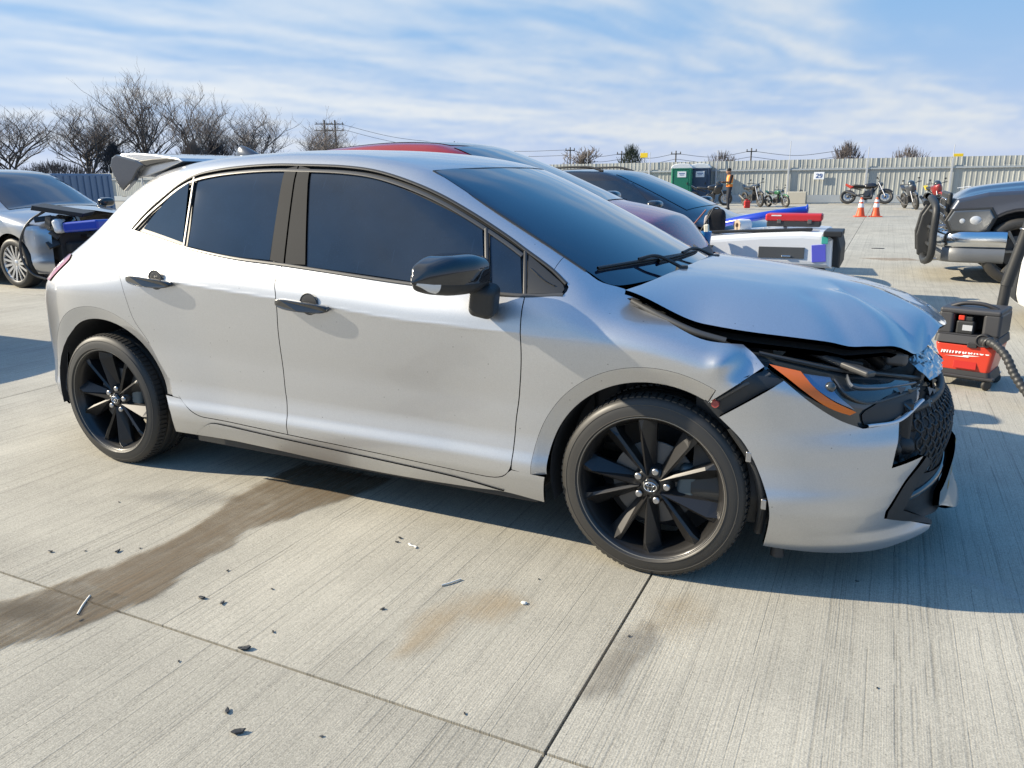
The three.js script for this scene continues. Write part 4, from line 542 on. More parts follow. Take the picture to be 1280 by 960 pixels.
// ---------- the other cars ----------
function makeCar(c) {
  const kw = c.w / .88, ky = c.h / 1.46, hb = c.base / 2, xf = hb + .1, xr = -hb - .02;
  const cab = spline(c.cabin), hood = spline(c.hood), nose = spline(c.nose), tail = spline(c.tail);
  const F = (x, y, z) => {
    const az = Math.abs(z); let w = kw * sideProfile(y / ky); const xx = clamp(x, xr - .4, xf + .3);
    if (xx > .1) w -= sstep(.86, 1.1, y / ky) * .085 * (xx - .1) ** 2; if (xx < -.3) w -= sstep(.83, 1.18, y / ky) * .07 * (xx + .3) ** 2;
    for (const cx of [hb, -hb]) { const r = Math.hypot(xx - cx, y - c.wr); if (r < c.wr + .28) { w += .018 * (1 - sstep(c.wr + .1, c.wr + .28, r)); } }
    let fs; if (x < xr) fs = (Math.pow(Math.pow((xr - x) / tail(y), 2.6) + Math.pow(az / w, 2.6), 1 / 2.6) - 1) * .8; else if (x > xf) fs = (Math.pow(Math.pow((x - xf) / nose(y), 2.6) + Math.pow(az / w, 2.6), 1 / 2.6) - 1) * .8; else fs = (az / w - 1) * .8;
    const z2 = z * z, sh = x > -.4 ? .2 * sstep(-.4, .5, x) : -.18 * sstep(-.4, -1.2, x), tc = cab(x + sh * z2) - .05 * z2 - .08 * z2 * z2, th = hood(x + .25 * z2) - .08 * z2;
    return smax(fs, (y - smax(tc, th, .03)) * .9, .07);
  };
  const ray = (o, d) => castRay(o, d, 3, F), y0 = .6;
  const K = { side: { to: ([u, v]) => ray([u, v, 0], [0, 0, 1]) }, top: { to: ([u, v]) => ray([u, .5, v], [0, 1, 0]) }, polar: { to: ([u, v]) => { const q = Math.cos(v), s = Math.sin(v); if (u < xr) { const t = xr - u; return ray([xr, y0, 0], [-Math.sin(t) * q, s, Math.cos(t) * q]); } if (u > xf) { const t = u - xf; return ray([xf, y0, 0], [Math.sin(t) * q, s, Math.cos(t) * q]); } return ray([u, y0, 0], [0, s, q]); } } };
  const car = thing(c.name, c.label, 'car', c.pos, c.turn || 0), pan = (k, poly, o) => panel(K[k], poly, { field: F, cell: .07, inset: 0, depth: .008, ...o });
  const two = (n, g, m, par = car) => [obj(n, g, m, par), obj(n, mirrorZ(g), m, par)];
  const bottom = []; const yb = c.sill || .22; for (let i = 0; i <= 90; i++) { const x = mix(xr - .52, xf + .48, i / 90); let y = yb; for (const cx of [hb, -hb]) { const d = Math.abs(x - cx), R = c.wr + .06; if (d < R) y = Math.max(y, c.wr + Math.sqrt(R * R - d * d)); } const w = kw * sideProfile(y / ky); bottom.push(x < xr ? [xr - Math.atan2(xr - x, w), Math.atan2(y - y0, w)] : x > xf ? [xf + Math.atan2(x - xf, w), Math.atan2(y - y0, w)] : [x, Math.atan2(y - y0, w)]); }
  const H = Math.PI / 2, low = Math.atan2(yb + .02 - y0, .75), endU = c.cut ? xf + c.cut : xf + H;
  const poly = [[xr - H, low], ...bottom, [endU, low], [endU, H], [xr - H, H]];
  const bg = panel(K.polar, poly, { field: F, cell: .055, inset: 0, depth: .01 }); obj('body', [bg, mirrorZ(bg)], c.paint, car);
  // glass
  const b = c.belt, t = c.top, dl = c.dlo;
  const win = (x0, x1, x2, x3, n) => two(n, pan('side', line([[[x0, b], [x1, b - .01]], [[x1, b - .01], [x2, t]], [[x2, t], [x3, t]], [[x3, t], [x0, b]]], .06), { off: .004 }), M.glass);
  dl.forEach(q => win(...q, 'side_window'));
  const s = c.screen, wp = []; for (let i = 0; i <= 14; i++) { const z = mix(s[1], -s[1], i / 14); wp.push([s[0] - .16 * z * z, z]); } for (let i = 14; i >= 0; i--) { const z = mix(s[3], -s[3], i / 14); wp.push([s[2] - .22 * z * z, z]); }
  obj('windscreen', pan('top', wp, { off: .005 }), c.screenMat || M.screen, car);
  for (const g of c.lamps || []) two('headlamp', pan('polar', g.map(p => [xf + p[0], p[1]]), { off: .006, cell: .05 }), M.clearLens);
  if (c.grille) { const g = pan('polar', c.grille.map(p => [xf + p[0], p[1]]), { off: .006, cell: .05 }); obj('grille', [g, mirrorZ(g)], M.plastic, car); }
  // mirrors, rails
  const mg = roundedBlob(.09, .065, .11, .65, .75).translate(s[2] - .38, b + .05, c.w + .10); two('door_mirror', merged([mg, rbox(.08, .05, .12, .02, [s[2] - .36, b - .01, c.w])]), c.mirrorMat || M.black);
  if (c.roof) obj('roof_panel', pan('top', [[-1.75, .5], [s[0] - .12, .5], [s[0] - .03, .3], [s[0] - .01, 0], [s[0] - .03, -.3], [s[0] - .12, -.5], [-1.75, -.5]], { off: .004 }), M.black, car);
  if (c.rails) { const r = []; for (let i = 0; i <= 8; i++) { const p = ray([mix(-1.5, s[0] - .25, i / 8), .5, .52], [0, 1, 0]); r.push([p[0], p[1] + (i % 8 ? .045 : .005), p[2]]); } two('roof_rail', tube(r, .016, 24, 6), M.plastic); }
  obj('floor_pan', rbox(c.base + 1.0, .08, c.w * 1.55, .02, [0, yb + .06, 0]), M.matte, car);
  for (const x of [hb, -hb]) for (const z of [1, -1]) { obj('wheel_well', [new THREE.CylinderGeometry(c.wr + .055, c.wr + .055, .36, 30, 1, true).rotateX(H).translate(x, c.wr, z * (c.w - .26)), new THREE.CircleGeometry(c.wr + .05, 24).translate(x, c.wr, z * (c.w - .42))].map(g => { const p = g.attributes.position, ix = g.index.array, k = []; for (let i = 0; i < ix.length; i += 3) { let ok = true; for (let q = 0; q < 3; q++) if (p.getY(ix[i + q]) < yb + .02) ok = false; if (ok) k.push(ix[i], ix[i + 1], ix[i + 2]); } g.setIndex(k); return g; }), M.matte, car); simpleWheel(car, [x, c.wr, z * (c.w - .115)], z, c.wr, c.rimMat || M.steel, c.spokes || 5); }
  car.userData.K = undefined; delete car.userData.K; return { car, F, K, xf, xr, pan, two, ray };
}
function simpleWheel(parent, p, side, R, rimMat, n) {
  const w = grp('wheel', parent); w.position.set(...p); if (side < 0) w.rotation.y = Math.PI; const k = R / .318;
  obj('tyre', ring([[.23, -.1], [.28, -.115], [.31, -.09], [.318, -.05], [.318, .05], [.31, .092], [.28, .113], [.245, .112], [.23, .1]].map(q => [q[0] * k, q[1]]), 40), M.rubber, w);
  obj('rim', ring([[.235, .1], [.228, .095], [.215, .06], [.21, -.05]].map(q => [q[0] * k, q[1]]), 36), rimMat, w);
  for (let i = 0; i < n; i++) { const a = i / n * 6.2832; obj('spoke', [beam([Math.cos(a) * .04 * k, Math.sin(a) * .04 * k, .075], [Math.cos(a) * .225 * k, Math.sin(a) * .225 * k, .09], .026 * (n > 8 ? .6 : 1.4), .03)], rimMat, w); }
  obj('hub', ring([[.001, .088], [.035, .086], [.055 * k, .07], [.06 * k, .02]], 24), rimMat, w); obj('brake_disc', ring([[.04, .02], [.15 * k, .02], [.15 * k, 0]], 24), M.castIron, w); return w;
}
const sedanShape = { w: .90, h: 1.46, base: 2.82, wr: .325, belt: .95, top: 1.33, cabin: [[-2.6, .85], [-2.0, 1.03], [-1.5, 1.22], [-1.1, 1.36], [-.6, 1.44], [-.2, 1.46], [.1, 1.44], [.3, 1.40], [.6, 1.27], [.9, 1.12], [1.2, .97], [1.5, .82]], hood: [[.6, 1.02], [1.1, .99], [1.5, .94], [1.9, .86], [2.2, .76], [2.4, .64]], nose: [[.1, .78], [.3, .86], [.55, .85], [.75, .76], [.95, .6]], tail: [[.1, .8], [.35, .98], [.7, 1.0], [.95, .95], [1.1, .8], [1.4, .4]], dlo: [[-1.3, -.28, -.30, -.82], [-.24, .82, .38, -.20]], screen: [.22, .52, 1.22, .66] };
const suvShape = { ...sedanShape, w: .92, h: 1.66, base: 2.7, wr: .35, belt: 1.08, top: 1.50, cabin: [[-2.5, 1.0], [-2.2, 1.2], [-1.9, 1.42], [-1.6, 1.56], [-1.0, 1.63], [-.4, 1.66], [0, 1.645], [.25, 1.60], [.5, 1.50], [.8, 1.36], [1.1, 1.21], [1.4, 1.06], [1.7, .9]], hood: [[.7, 1.14], [1.2, 1.10], [1.6, 1.04], [2.0, .94], [2.25, .84], [2.4, .7]], tail: [[.1, .7], [.35, .88], [.8, .92], [1.1, .85], [1.4, .7], [1.6, .5]], dlo: [[-1.75, -1.1, -1.12, -1.55], [-1.06, -.22, -.24, -1.08], [-.17, .85, .42, -.14]], screen: [.26, .56, 1.28, .68] };
{
  // damaged pale silver sedan
  const s = makeCar({ ...sedanShape, name: 'damaged_sedan', label: 'damaged pale silver sedan with its front bumper torn off, parked behind the hatchback', pos: [-9.69, 0, -3.93], paint: phys([.46, .47, .49], .30, .8, { clearcoat: 1, clearcoatRoughness: .06 }), h: 1.55, cabin: sedanShape.cabin.map(([x, y]) => [x, y * 1.055]), hood: sedanShape.hood.map(([x, y]) => [x, y * 1.055]), belt: 1.0, top: 1.40, spokes: 15, rimMat: std([.62, .62, .62], .3, .9), cut: .62, wr: .325 });
  const c = s.car;
  obj('crash_structure', [rbox(.5, .42, 1.3, .08, [1.85, .55, 0]), rbox(.12, .14, 1.25, .03, [2.15, .52, 0]), rbox(.10, .5, .12, .02, [2.05, .6, .62])], M.matte, c);
  const r = rng(71), parts = []; for (let i = 0; i < 22; i++) parts.push(T3(new THREE.BoxGeometry(mix(.04, .22, r()), mix(.02, .09, r()), mix(.03, .16, r())), [mix(1.75, 2.25, r()), mix(.42, .9, r()), mix(.2, .8, r())], [r() * 2, r() * 3, r()])); for (const g of parts) obj('broken_bracket', g, r() > .75 ? M.trim : M.plastic, c);
  obj('torn_lamp', rbox(.26, .16, .34, .06, [2.02, .82, .58], [.2, .5, -.2]), M.smoke, c); obj('bonnet_flap', extrude([[-.32, -.02], [.30, -.05], [.34, .0], [-.30, .04]], .32, .008).rotateY(.5).rotateZ(-.12).translate(2.05, 1.0, .55), M.plastic, c);
  obj('hanging_hose', tube([[1.95, 1.0, .70], [1.78, .86, .84], [1.66, .62, .92], [1.66, .38, .93], [1.78, .2, .9], [1.95, .14, .85]], .016, 30, 7), M.trim, c);
  obj('blue_wrap', rbox(.5, .13, .3, .03, [2.42, .80, .50], [0, .3, .08]), phys([.01, .05, .42], .3, 0, { clearcoat: .5 }), c); obj('white_wrap', rbox(.10, .18, .2, .04, [2.12, .80, .66], [0, .3, .3]), M.white, c);
  const can = thing('blue_canister', 'small blue canister standing before the torn front of the damaged sedan', 'canister', [-7.2, 0, -3.35]); obj('can_body', lathe([[.001, 0], [.07, .0], [.075, .02], [.075, .3], [.05, .34], [.03, .36], [.001, .36]], 20).scale(.8, .7, .8).translate(0, .3, 0), phys([.01, .04, .3], .3), can); obj('can_stand', cyl(.09, .1, .3, [0, .15, 0]), M.plastic, can);
  // red SUV in the next bay
  makeCar({ ...suvShape, name: 'red_suv', label: 'red SUV with dark roof parked on the far side of the silver hatchback', pos: [-1.6, 0, -3.2], roof: true, cabin: [[-2.5, 1.0], [-2.2, 1.2], [-1.9, 1.42], [-1.6, 1.56], [-1.0, 1.63], [-.4, 1.655], [0, 1.64], [.25, 1.60], [.5, 1.52], [.8, 1.405], [1.1, 1.28], [1.4, 1.15], [1.7, 1.0]], lamps: [[[.4, .16], [.9, .12], [.98, .22], [.45, .28]]], grille: [[1.05, -.3], [1.57, -.3], [1.57, .2], [1.05, .18]], hood: [[.7, 1.2], [1.2, 1.17], [1.6, 1.11], [2.0, 1.01], [2.25, .90], [2.4, .75]], screen: [.26, .56, 1.45, .70], paint: phys([.30, .008, .012], .25, .2, { clearcoat: 1, clearcoatRoughness: .05 }), rimMat: M.castIron });
  // dark red SUV with roof rails
  makeCar({ ...suvShape, name: 'railed_crossover', label: 'black crossover with roof rails parked beyond the red SUV', pos: [-1.35, 0, -6.95], turn: -.08, paint: phys([.02, .022, .03], .2, .4, { clearcoat: 1, clearcoatRoughness: .05 }), h: 1.43, cabin: suvShape.cabin.map(([x, y]) => [x, y * .862]), hood: suvShape.hood.map(([x, y]) => [x, y * .82]), belt: .94, top: 1.28, rails: true });
  makeCar({ ...suvShape, name: 'black_hatchback', label: 'black car nosing out behind the railed crossover toward the green toilet', pos: [-4.9, 0, -17.9], turn: -.25, paint: M.black, h: 1.45, cabin: suvShape.cabin.map(([x, y]) => [x, y * .86]), hood: suvShape.hood.map(([x, y]) => [x, y * .86]), belt: .95, top: 1.28, lamps: [[[.4, .02], [.95, -.02], [1.0, .10], [.4, .14]]] });
  makeCar({ ...sedanShape, name: 'parked_sedan', label: 'black sedan parked behind the silver hatchback, throwing its shadow across the concrete', pos: [-6.95, 0, .5], paint: M.black, lamps: [[[.35, .02], [.85, -.04], [.95, .06], [.4, .13]]], grille: [[1.05, -.38], [1.57, -.38], [1.57, .0], [1.1, .0]] });
  // white car at the edge
  makeCar({ ...sedanShape, name: 'white_car', label: 'white car whose front corner shows beside the shop vacuum hose', pos: [5.40, 0, -5.05], turn: Math.PI, paint: M.white, lamps: [[[.18, .02], [.8, -.05], [.95, .06], [.3, .17]]], grille: [[1.25, -.42], [1.57, -.42], [1.57, -.05], [1.28, -.05]] });
}
// ---------- grey pickup with grille guard ----------
{
  const t = thing('grey_pickup', 'grey pickup with chrome bumper and black grille guard, facing the fence side', 'pickup', [3.42, 0, -8.72], Math.PI);   // local +x is forward
  const paint = phys([.085, .09, .11], .28, .55, { clearcoat: 1, clearcoatRoughness: .06 }), W = 1.96;
  const arch = []; for (let i = 0; i <= 16; i++) { const a = Math.PI * i / 16; arch.push([-Math.cos(a) * -.47, .40 + Math.sin(a) * .47]); }
  // front wings with wheel opening
  const wing = extrude([[-.95, .45], [-.55, .45], ...arch.map(([x, y]) => [-x, y]), [.60, .45], [.72, .66], [.78, .9], [.72, 1.02], [.4, 1.10], [-.2, 1.14], [-.95, 1.17]], .30, .05, 4);
  obj('front_wing', wing.clone().translate(0, 0, .82), paint, t); obj('front_wing', wing.clone().translate(0, 0, -.82), paint, t);
  const hoodF = (x, z) => { const q = clamp((x + .95) / 1.73, 0, 1); return mix(1.235, 1.09, Math.pow(q, 1.6)) - .05 * z * z + .035 * (1 - sstep(.35, .55, Math.abs(z))) * (1 - sstep(.85, 1, q)) - .16 * Math.pow(q, 14) - .06 * Math.pow(Math.abs(z) / .8, 8); };
  const hp = []; for (let i = 0; i <= 10; i++) hp.push([mix(-.95, .76, i / 10), .80]); for (let i = 0; i <= 10; i++) hp.push([.80 - .04 * Math.pow(i / 5 - 1, 2), mix(.78, -.78, i / 10)]); for (let i = 10; i >= 0; i--) hp.push([mix(-.95, .76, i / 10), -.80]);
  obj('bonnet', panel({ to: ([x, z]) => [x, hoodF(x, z), z] }, hp, { cell: .05, inset: 0, depth: .03, field: (x, y, z) => y - hoodF(x, z) }), paint, t);
  obj('engine_block', rbox(1.5, .5, 1.5, .05, [-.12, .80, 0]), M.matte, t);
  const lampP = [[.36, .66], [.30, .80], [.36, .90], [.74, .88], [.80, .76], [.74, .64], [.45, .62]];
  for (const s of [1, -1]) {
    const l = grp('headlamp', t); obj('lamp_bezel', extrude(lampP.map(([x, y]) => [(x - .55) * 1.12 + .55, (y - .77) * 1.2 + .77]), .06, .015, 3).translate(0, 0, s * .955), M.plastic, l); obj('lamp_lens', extrude(lampP, .07, .02, 3).translate(0, 0, s * .965), std([.16, .165, .17], .12, .6), l); obj('lamp_bulb', [ball(.065, [.5, .77, s * .98], [1.2, 1, .5]), ball(.05, [.64, .76, s * .98], [1, 1, .5])], M.clearLens, l);
  }
  obj('grille', [rbox(.06, .46, 1.3, .03, [.78, .86, 0])], M.plastic, t); for (let i = 0; i < 4; i++) obj('grille_slat', rbox(.03, .03, 1.2, .01, [.815, .70 + i * .1, 0]), M.chrome, t);
  // bumper
  const plan = [[.15, .985], [.45, .985], [.66, .97], [.80, .88], [.87, .7], [.90, .35], [.91, 0]], path = curve([...plan.map(([x, z]) => [x, 0, z]), ...plan.slice(0, -1).reverse().map(([x, z]) => [x, 0, -z])]);
  const sweep = sec => { const pos = [], idx = [], N = 60; for (let i = 0; i <= N; i++) { const p = path.getPointAt(i / N), t = path.getTangentAt(i / N); for (const [o, y] of sec) pos.push(p.x - t.z * o, y, p.z + t.x * o); } for (let i = 0; i < N; i++) for (let k = 0; k < sec.length - 1; k++) { const a = i * sec.length + k, b = a + sec.length; idx.push(a, a + 1, b, b, a + 1, b + 1); } const g = new THREE.BufferGeometry(); g.setAttribute('position', new THREE.Float32BufferAttribute(pos, 3)); g.setIndex(idx); g.computeVertexNormals(); return g; };
  obj('chrome_bumper', sweep([[-.08, .435], [-.01, .437], [.02, .46], [.035, .51], [.033, .57], [.015, .625], [-.02, .65], [-.12, .655]]), M.chrome, t); obj('bumper_valance', sweep([[-.10, .25], [-.03, .255], [0, .28], [.012, .34], [.008, .43], [-.05, .436]]), std([.20, .205, .21], .45, .4), t);
  for (const s of [1, -1]) obj('fog_lamp', ball(.06, [.895, .36, s * .62], [.5, 1, 1]), M.clearLens, t);
  // grille guard
  const guard = grp('grille_guard', t); for (const s of [1, -1]) obj('guard_upright', extrude([[.98, .24], [1.07, .30], [1.10, .55], [1.06, .80], [.94, 1.02], [.86, 1.04], [.90, .9], [.96, .6], [.93, .3]], .06, .02, 3).translate(0, 0, s * .42), M.plastic, guard);
  const wingBar = s => extrude([[-.34, .30], [-.20, .24], [.0, .24], [0, 1.0], [-.16, 1.02], [-.30, .94], [-.36, .7]], .05, .02, 3).rotateY(Math.PI / 2 * 1).translate(1.0, 0, 0);
  for (const s of [1, -1]) { obj('guard_wing', tube([[1.0, .28, s * .44], [.98, .24, s * .7], [.93, .32, s * .93], [.93, .62, s * .96], [.93, .9, s * .93], [.97, 1.0, s * .7], [.98, 1.02, s * .44]], .045, 30, 8), M.plastic, guard); for (const y of [.45, .66, .86]) obj('guard_bar', rod([.97, y, s * .44], [.94, y, s * .95], .022), M.plastic, guard); obj('guard_bracket', [rod([.9, .68, s * .8], [.70, .70, s * .8], .02), rod([.9, .27, s * .75], [.6, .3, s * .75], .02)], M.steel, guard); }
  for (const y of [.35, .62, .96]) obj('guard_bar', rod([1.03, y, -.42], [1.03, y, .42], .03), M.plastic, guard);
  obj('bonnet_sticker', rbox(.16, .006, .12, .002, [.55, 1.135, .60], [0, 0, -.14]), std([.75, .76, .78], .5), t);
  obj('wing_flare', tube(arch.map(([x, y]) => [x * 1.04, y * 1.03, .965]), .03, 30, 8), std([.3, .31, .33], .4, .5), t);
  // cab and bed, mostly beyond the edge of the picture
  obj('cab', extrude([[-2.9, .45], [-.95, .45], [-.95, 1.17], [-1.35, 1.65], [-1.7, 1.80], [-2.7, 1.80], [-2.9, 1.2]], 1.9, .08, 3), paint, t); obj('cab_window', extrude([[-2.7, 1.2], [-1.15, 1.2], [-1.45, 1.62], [-1.75, 1.72], [-2.65, 1.72]], 1.93, .02), M.glass, t); obj('bed', rbox(1.9, .72, 1.92, .06, [-3.87, .82, 0]), paint, t);
  for (const x of [0, -3.55]) for (const s of [1, -1]) simpleWheel(t, [x, .40, s * .86], s, .40, M.rimEdge, 6);
}
// ---------- fence, poles, trees ----------
const FZ = -37.2;
const signFont = await new FontLoader().loadAsync('fonts/droid/droid_sans_bold.typeface.json');
const M2 = { sheet: std([.62, .63, .61], .55, .1, { map: tex(128, 128, (i, j) => { const v = 190 + 40 * fbm(i / 20, j / 50, 3, 4); return [v, v * 1.0, v * .98]; }) }), rail: std([.40, .43, .45], .5, .3), post: std([.50, .51, .52], .5, .4), wood: std([.10, .085, .07], .9), bark: std([.10, .086, .078], .95), twig: std([.19, .165, .15], .95), brownTwig: std([.15, .12, .10], .95), concrete: std([.45, .42, .35], .9), wire: std([.03, .03, .03], .7) };
function sheetGeo(w, h) { const n = Math.round(w / .2), pts = []; for (let i = 0; i < n; i++) { const x = -w / 2 + i * w / n, s = w / n; pts.push([x, 0], [x + s * .62, 0], [x + s * .72, .014], [x + s * .90, .014]); } pts.push([w / 2, 0]); const pos = [], idx = []; pts.forEach(([x, z]) => { pos.push(x, 0, z, x, h, z); }); for (let i = 0; i < pts.length - 1; i++) { const a = i * 2; idx.push(a, a + 2, a + 1, a + 2, a + 3, a + 1); } const g = new THREE.BufferGeometry(); g.setAttribute('position', new THREE.Float32BufferAttribute(pos, 3)); g.setIndex(idx); const q = g.toNonIndexed(); q.computeVertexNormals(); const uv = []; const p = q.attributes.position; for (let i = 0; i < p.count; i++) uv.push(p.getX(i) * .4, p.getY(i) * .4); q.setAttribute('uv', new THREE.Float32BufferAttribute(uv, 2)); return q; }
{
  const f = thing('metal_fence', 'long corrugated pale grey metal fence along the back of the lot', 'fence', [0, 0, FZ]);
  const W = 3.45, g = sheetGeo(W - .02, 1.62), up = sheetGeo(W - .02, .42);
  for (let i = -26; i <= 8; i++) {
    const x = -2.55 + (i + .5) * W;
    const a = obj('fence_sheet', g, M2.sheet, f); a.position.set(x, .05, 0);
    const b = obj('fence_top_sheet', up, M2.sheet, f); b.position.set(x, 1.62, -.12);
    const p = obj('fence_post', merged([rbox(.09, 1.98, .09, .01, [0, .97, .09]), rod([.0, 1.8, .05], [.0, 2.55 + (i % 3 === 0 ? .35 : 0), .02], .014)]), M2.post, f); p.position.set(x - W / 2, 0, 0);
    const r1 = obj('fence_rail', box(W - .1, .07, .05, [0, 1.58, .07]), M2.rail, f); r1.position.x = x; const r2 = obj('fence_rail', box(W - .1, .34, .05, [0, .22, .07]), M2.rail, f); r2.position.x = x;
  }
  // number plate and yellow markers above the fence
  const s = thing('number_sign', 'white number sign reading 29 fixed to the fence', 'sign', [-1.15, 1.28, FZ + .16]); obj('sign_board', rbox(.46, .34, .02, .01), std([.8, .82, .84], .6), s);
  const tg = new TextGeometry('29', { font: signFont, size: .2, depth: .006, curveSegments: 4 }); tg.computeBoundingBox(); tg.translate(-tg.boundingBox.max.x / 2, -.1, .012); obj('lettering', tg, std([.03, .08, .25], .6), s);
  for (const [x, y, z, l] of [[-9.9, 2.42, FZ - .4, 'yellow marker board above the fence behind the portable toilet'], [4.55, 2.05, FZ - .25, 'yellow marker board above the fence behind the grey pickup']]) { const m = thing('yellow_marker', l, 'sign', [x, y, z]); obj('marker_board', rbox(.40, .24, .03, .01), std([.72, .52, .02], .6), m); obj('marker_post', rod([0, -y + .0, -.05], [0, .1, -.05], .025), M2.post, m); }
  const b = thing('concrete_block', 'beige concrete block standing against the fence below the number sign', 'block', [-2.0, 0, FZ + .75]); obj('block_body', rbox(.86, .56, .6, .03, [0, .28, 0]), M2.concrete, b); obj('lifting_loop', tube([[.1, .55, 0], [.1, .62, .03], [.2, .62, -.02], [.2, .55, 0]], .02, 12, 6), M.castIron, b);
}
// power line
function pole(x, z, h, arms, label) { const i2 = h > 8; const p = thing('utility_pole', label, 'utility pole', [x, 0, z], .3, 'power line poles'); obj('pole_shaft', rod([0, 0, 0], [0, h, 0], i2 ? .16 : .10, i2 ? .10 : .07, 10), M2.wood, p); for (const y of arms) obj('cross_arm', box(i2 ? 2.4 : 1.1, .10, .10, [0, h - y, .1]), M2.wood, p); for (const y of arms) for (const dx of [-1, 0, 1]) obj('insulator', cyl(.05, .06, .2, [dx * (i2 ? 1.05 : .48), h - y + .15, .1], [0, 0, 0], 8), M.castIron, p); }
const PL = [[-64.8, -80, 8.9], [-63.1, -80, 8.8], [-49, -86, 6.0], [-31.5, -82, 4.7], [-26, -84, 4.2], [-20, -85, 4.1], [-12, -86, 4.2], [-3, -88, 4.1]];
['tall double power pole, thicker shaft with cross arms, rising beyond the silver roof', 'tall double power pole, slimmer shaft, rising beyond the silver roof', 'power pole standing between bare trees and red roof', 'power pole beside the round bare tree beyond the red SUV bonnet', 'distant thin power pole beyond the evergreen shrub', 'distant thin power pole beyond the fence left of the toilet', 'distant thin power pole beyond the green toilet', 'distant thin power pole beyond the worker'].forEach((l, i) => pole(...PL[i], i < 2 ? [.5, 1.3] : [.35], l));
{ const w = thing('power_lines', 'thin overhead power lines strung between the distant poles', 'power lines'); for (const [a, b] of [[1, 2], [2, 3], [3, 4], [4, 5], [5, 6], [6, 7]]) for (const dy of [-.3, -.9]) { const A = PL[a], B = PL[b]; obj('wire', tube([[A[0], A[2] + dy, A[1]], [(A[0] + B[0]) / 2, (A[2] + B[2]) / 2 + dy - .5, (A[1] + B[1]) / 2], [B[0], B[2] + dy, B[1]]], .022, 16, 4), M2.wire, w); } }
// bare winter trees
function limbGeo(pts, r0, r1, n) { const c = new THREE.CatmullRomCurve3(pts), seg = pts.length * 2, fr = c.computeFrenetFrames(seg), pos = [], nor = [], idx = []; for (let i = 0; i <= seg; i++) { const p = c.getPoint(i / seg), r = mix(r0, r1, i / seg); for (let k = 0; k < n; k++) { const a = k / n * 6.2832, x = Math.cos(a), y = Math.sin(a), d = fr.normals[i].clone().multiplyScalar(x).addScaledVector(fr.binormals[i], y); pos.push(p.x + d.x * r, p.y + d.y * r, p.z + d.z * r); nor.push(d.x, d.y, d.z); } } for (let i = 0; i < seg; i++) for (let k = 0; k < n; k++) { const a = i * n + k, b = i * n + (k + 1) % n; idx.push(a, b, a + n, b, b + n, a + n); } const g = new THREE.BufferGeometry(); g.setAttribute('position', new THREE.Float32BufferAttribute(pos, 3)); g.setAttribute('normal', new THREE.Float32BufferAttribute(nor, 3)); g.setIndex(idx); return g; }
function bareTree(x, z, h, seed, label, { spread = 1, stems = 1, lean = 0, dens = 1, min = .010, mat = M2.bark, twig = M2.twig, group } = {}) {
  const r = rng(seed), T = thing('bare_tree', label, 'tree', [x, 0, z], 0, group), levels = [[], [], []];
  const grow = (p, d, len, rad, lv) => {
    const pts = [p.clone()], n = 4; let q = p.clone(), dir = d.clone();
    for (let i = 0; i < n; i++) { dir.x += (r() - .5) * .42; dir.y += (r() - .35) * .24; dir.z += (r() - .5) * .42; dir.normalize(); q = q.clone().addScaledVector(dir, len / n); pts.push(q); }
    const rEnd = Math.max(min * .55, rad * .55); levels[lv === 0 ? 0 : lv < 3 ? 1 : 2].push(limbGeo(pts, Math.max(rad, min), rEnd, lv < 2 ? 7 : 4 > lv ? 4 : 3));
    if (lv >= 5) return;
    const kids = lv === 0 ? 5 + Math.floor(r() * 3) : Math.round((lv < 2 ? 3.4 : lv < 4 ? 2.6 : 2.1) * dens + r());
    for (let k = 0; k < kids; k++) { const t = lv === 0 ? mix(.42, 1, (k + .6) / kids) : mix(.25, 1, (k + r()) / kids), i = Math.min(n - 1, Math.floor(t * n)), f = t * n - i, bp = pts[i].clone().lerp(pts[i + 1], f); const az = r() * 6.283, el = mix(.25, 1.0, r()); const nd = dir.clone().multiplyScalar(.9).add(new THREE.Vector3(Math.cos(az) * spread * (1.15 - el * .3), el * .65, Math.sin(az) * spread * (1.15 - el * .3))).normalize(); grow(bp, nd, len * mix(.58, .80, r()), Math.max(min, rad * mix(.48, .70, r())), lv + 1); }
  };
  for (let s = 0; s < stems; s++) { const a = r() * 6.28; grow(new THREE.Vector3(Math.cos(a) * .3 * (stems > 1), -.05, Math.sin(a) * .3 * (stems > 1)), new THREE.Vector3(lean + (r() - .5) * .5 * (stems > 1 ? 1 : .3), 1, (r() - .5) * .4).normalize(), h * .43, h * .0135, 0); }
  obj('trunk', levels[0], mat, T); obj('branches', levels[1], mat, T); const tw = obj('twigs', levels[2], twig, T); tw.userData.kind = 'stuff'; return T;
}
const TG = 'bare trees beyond the fence';
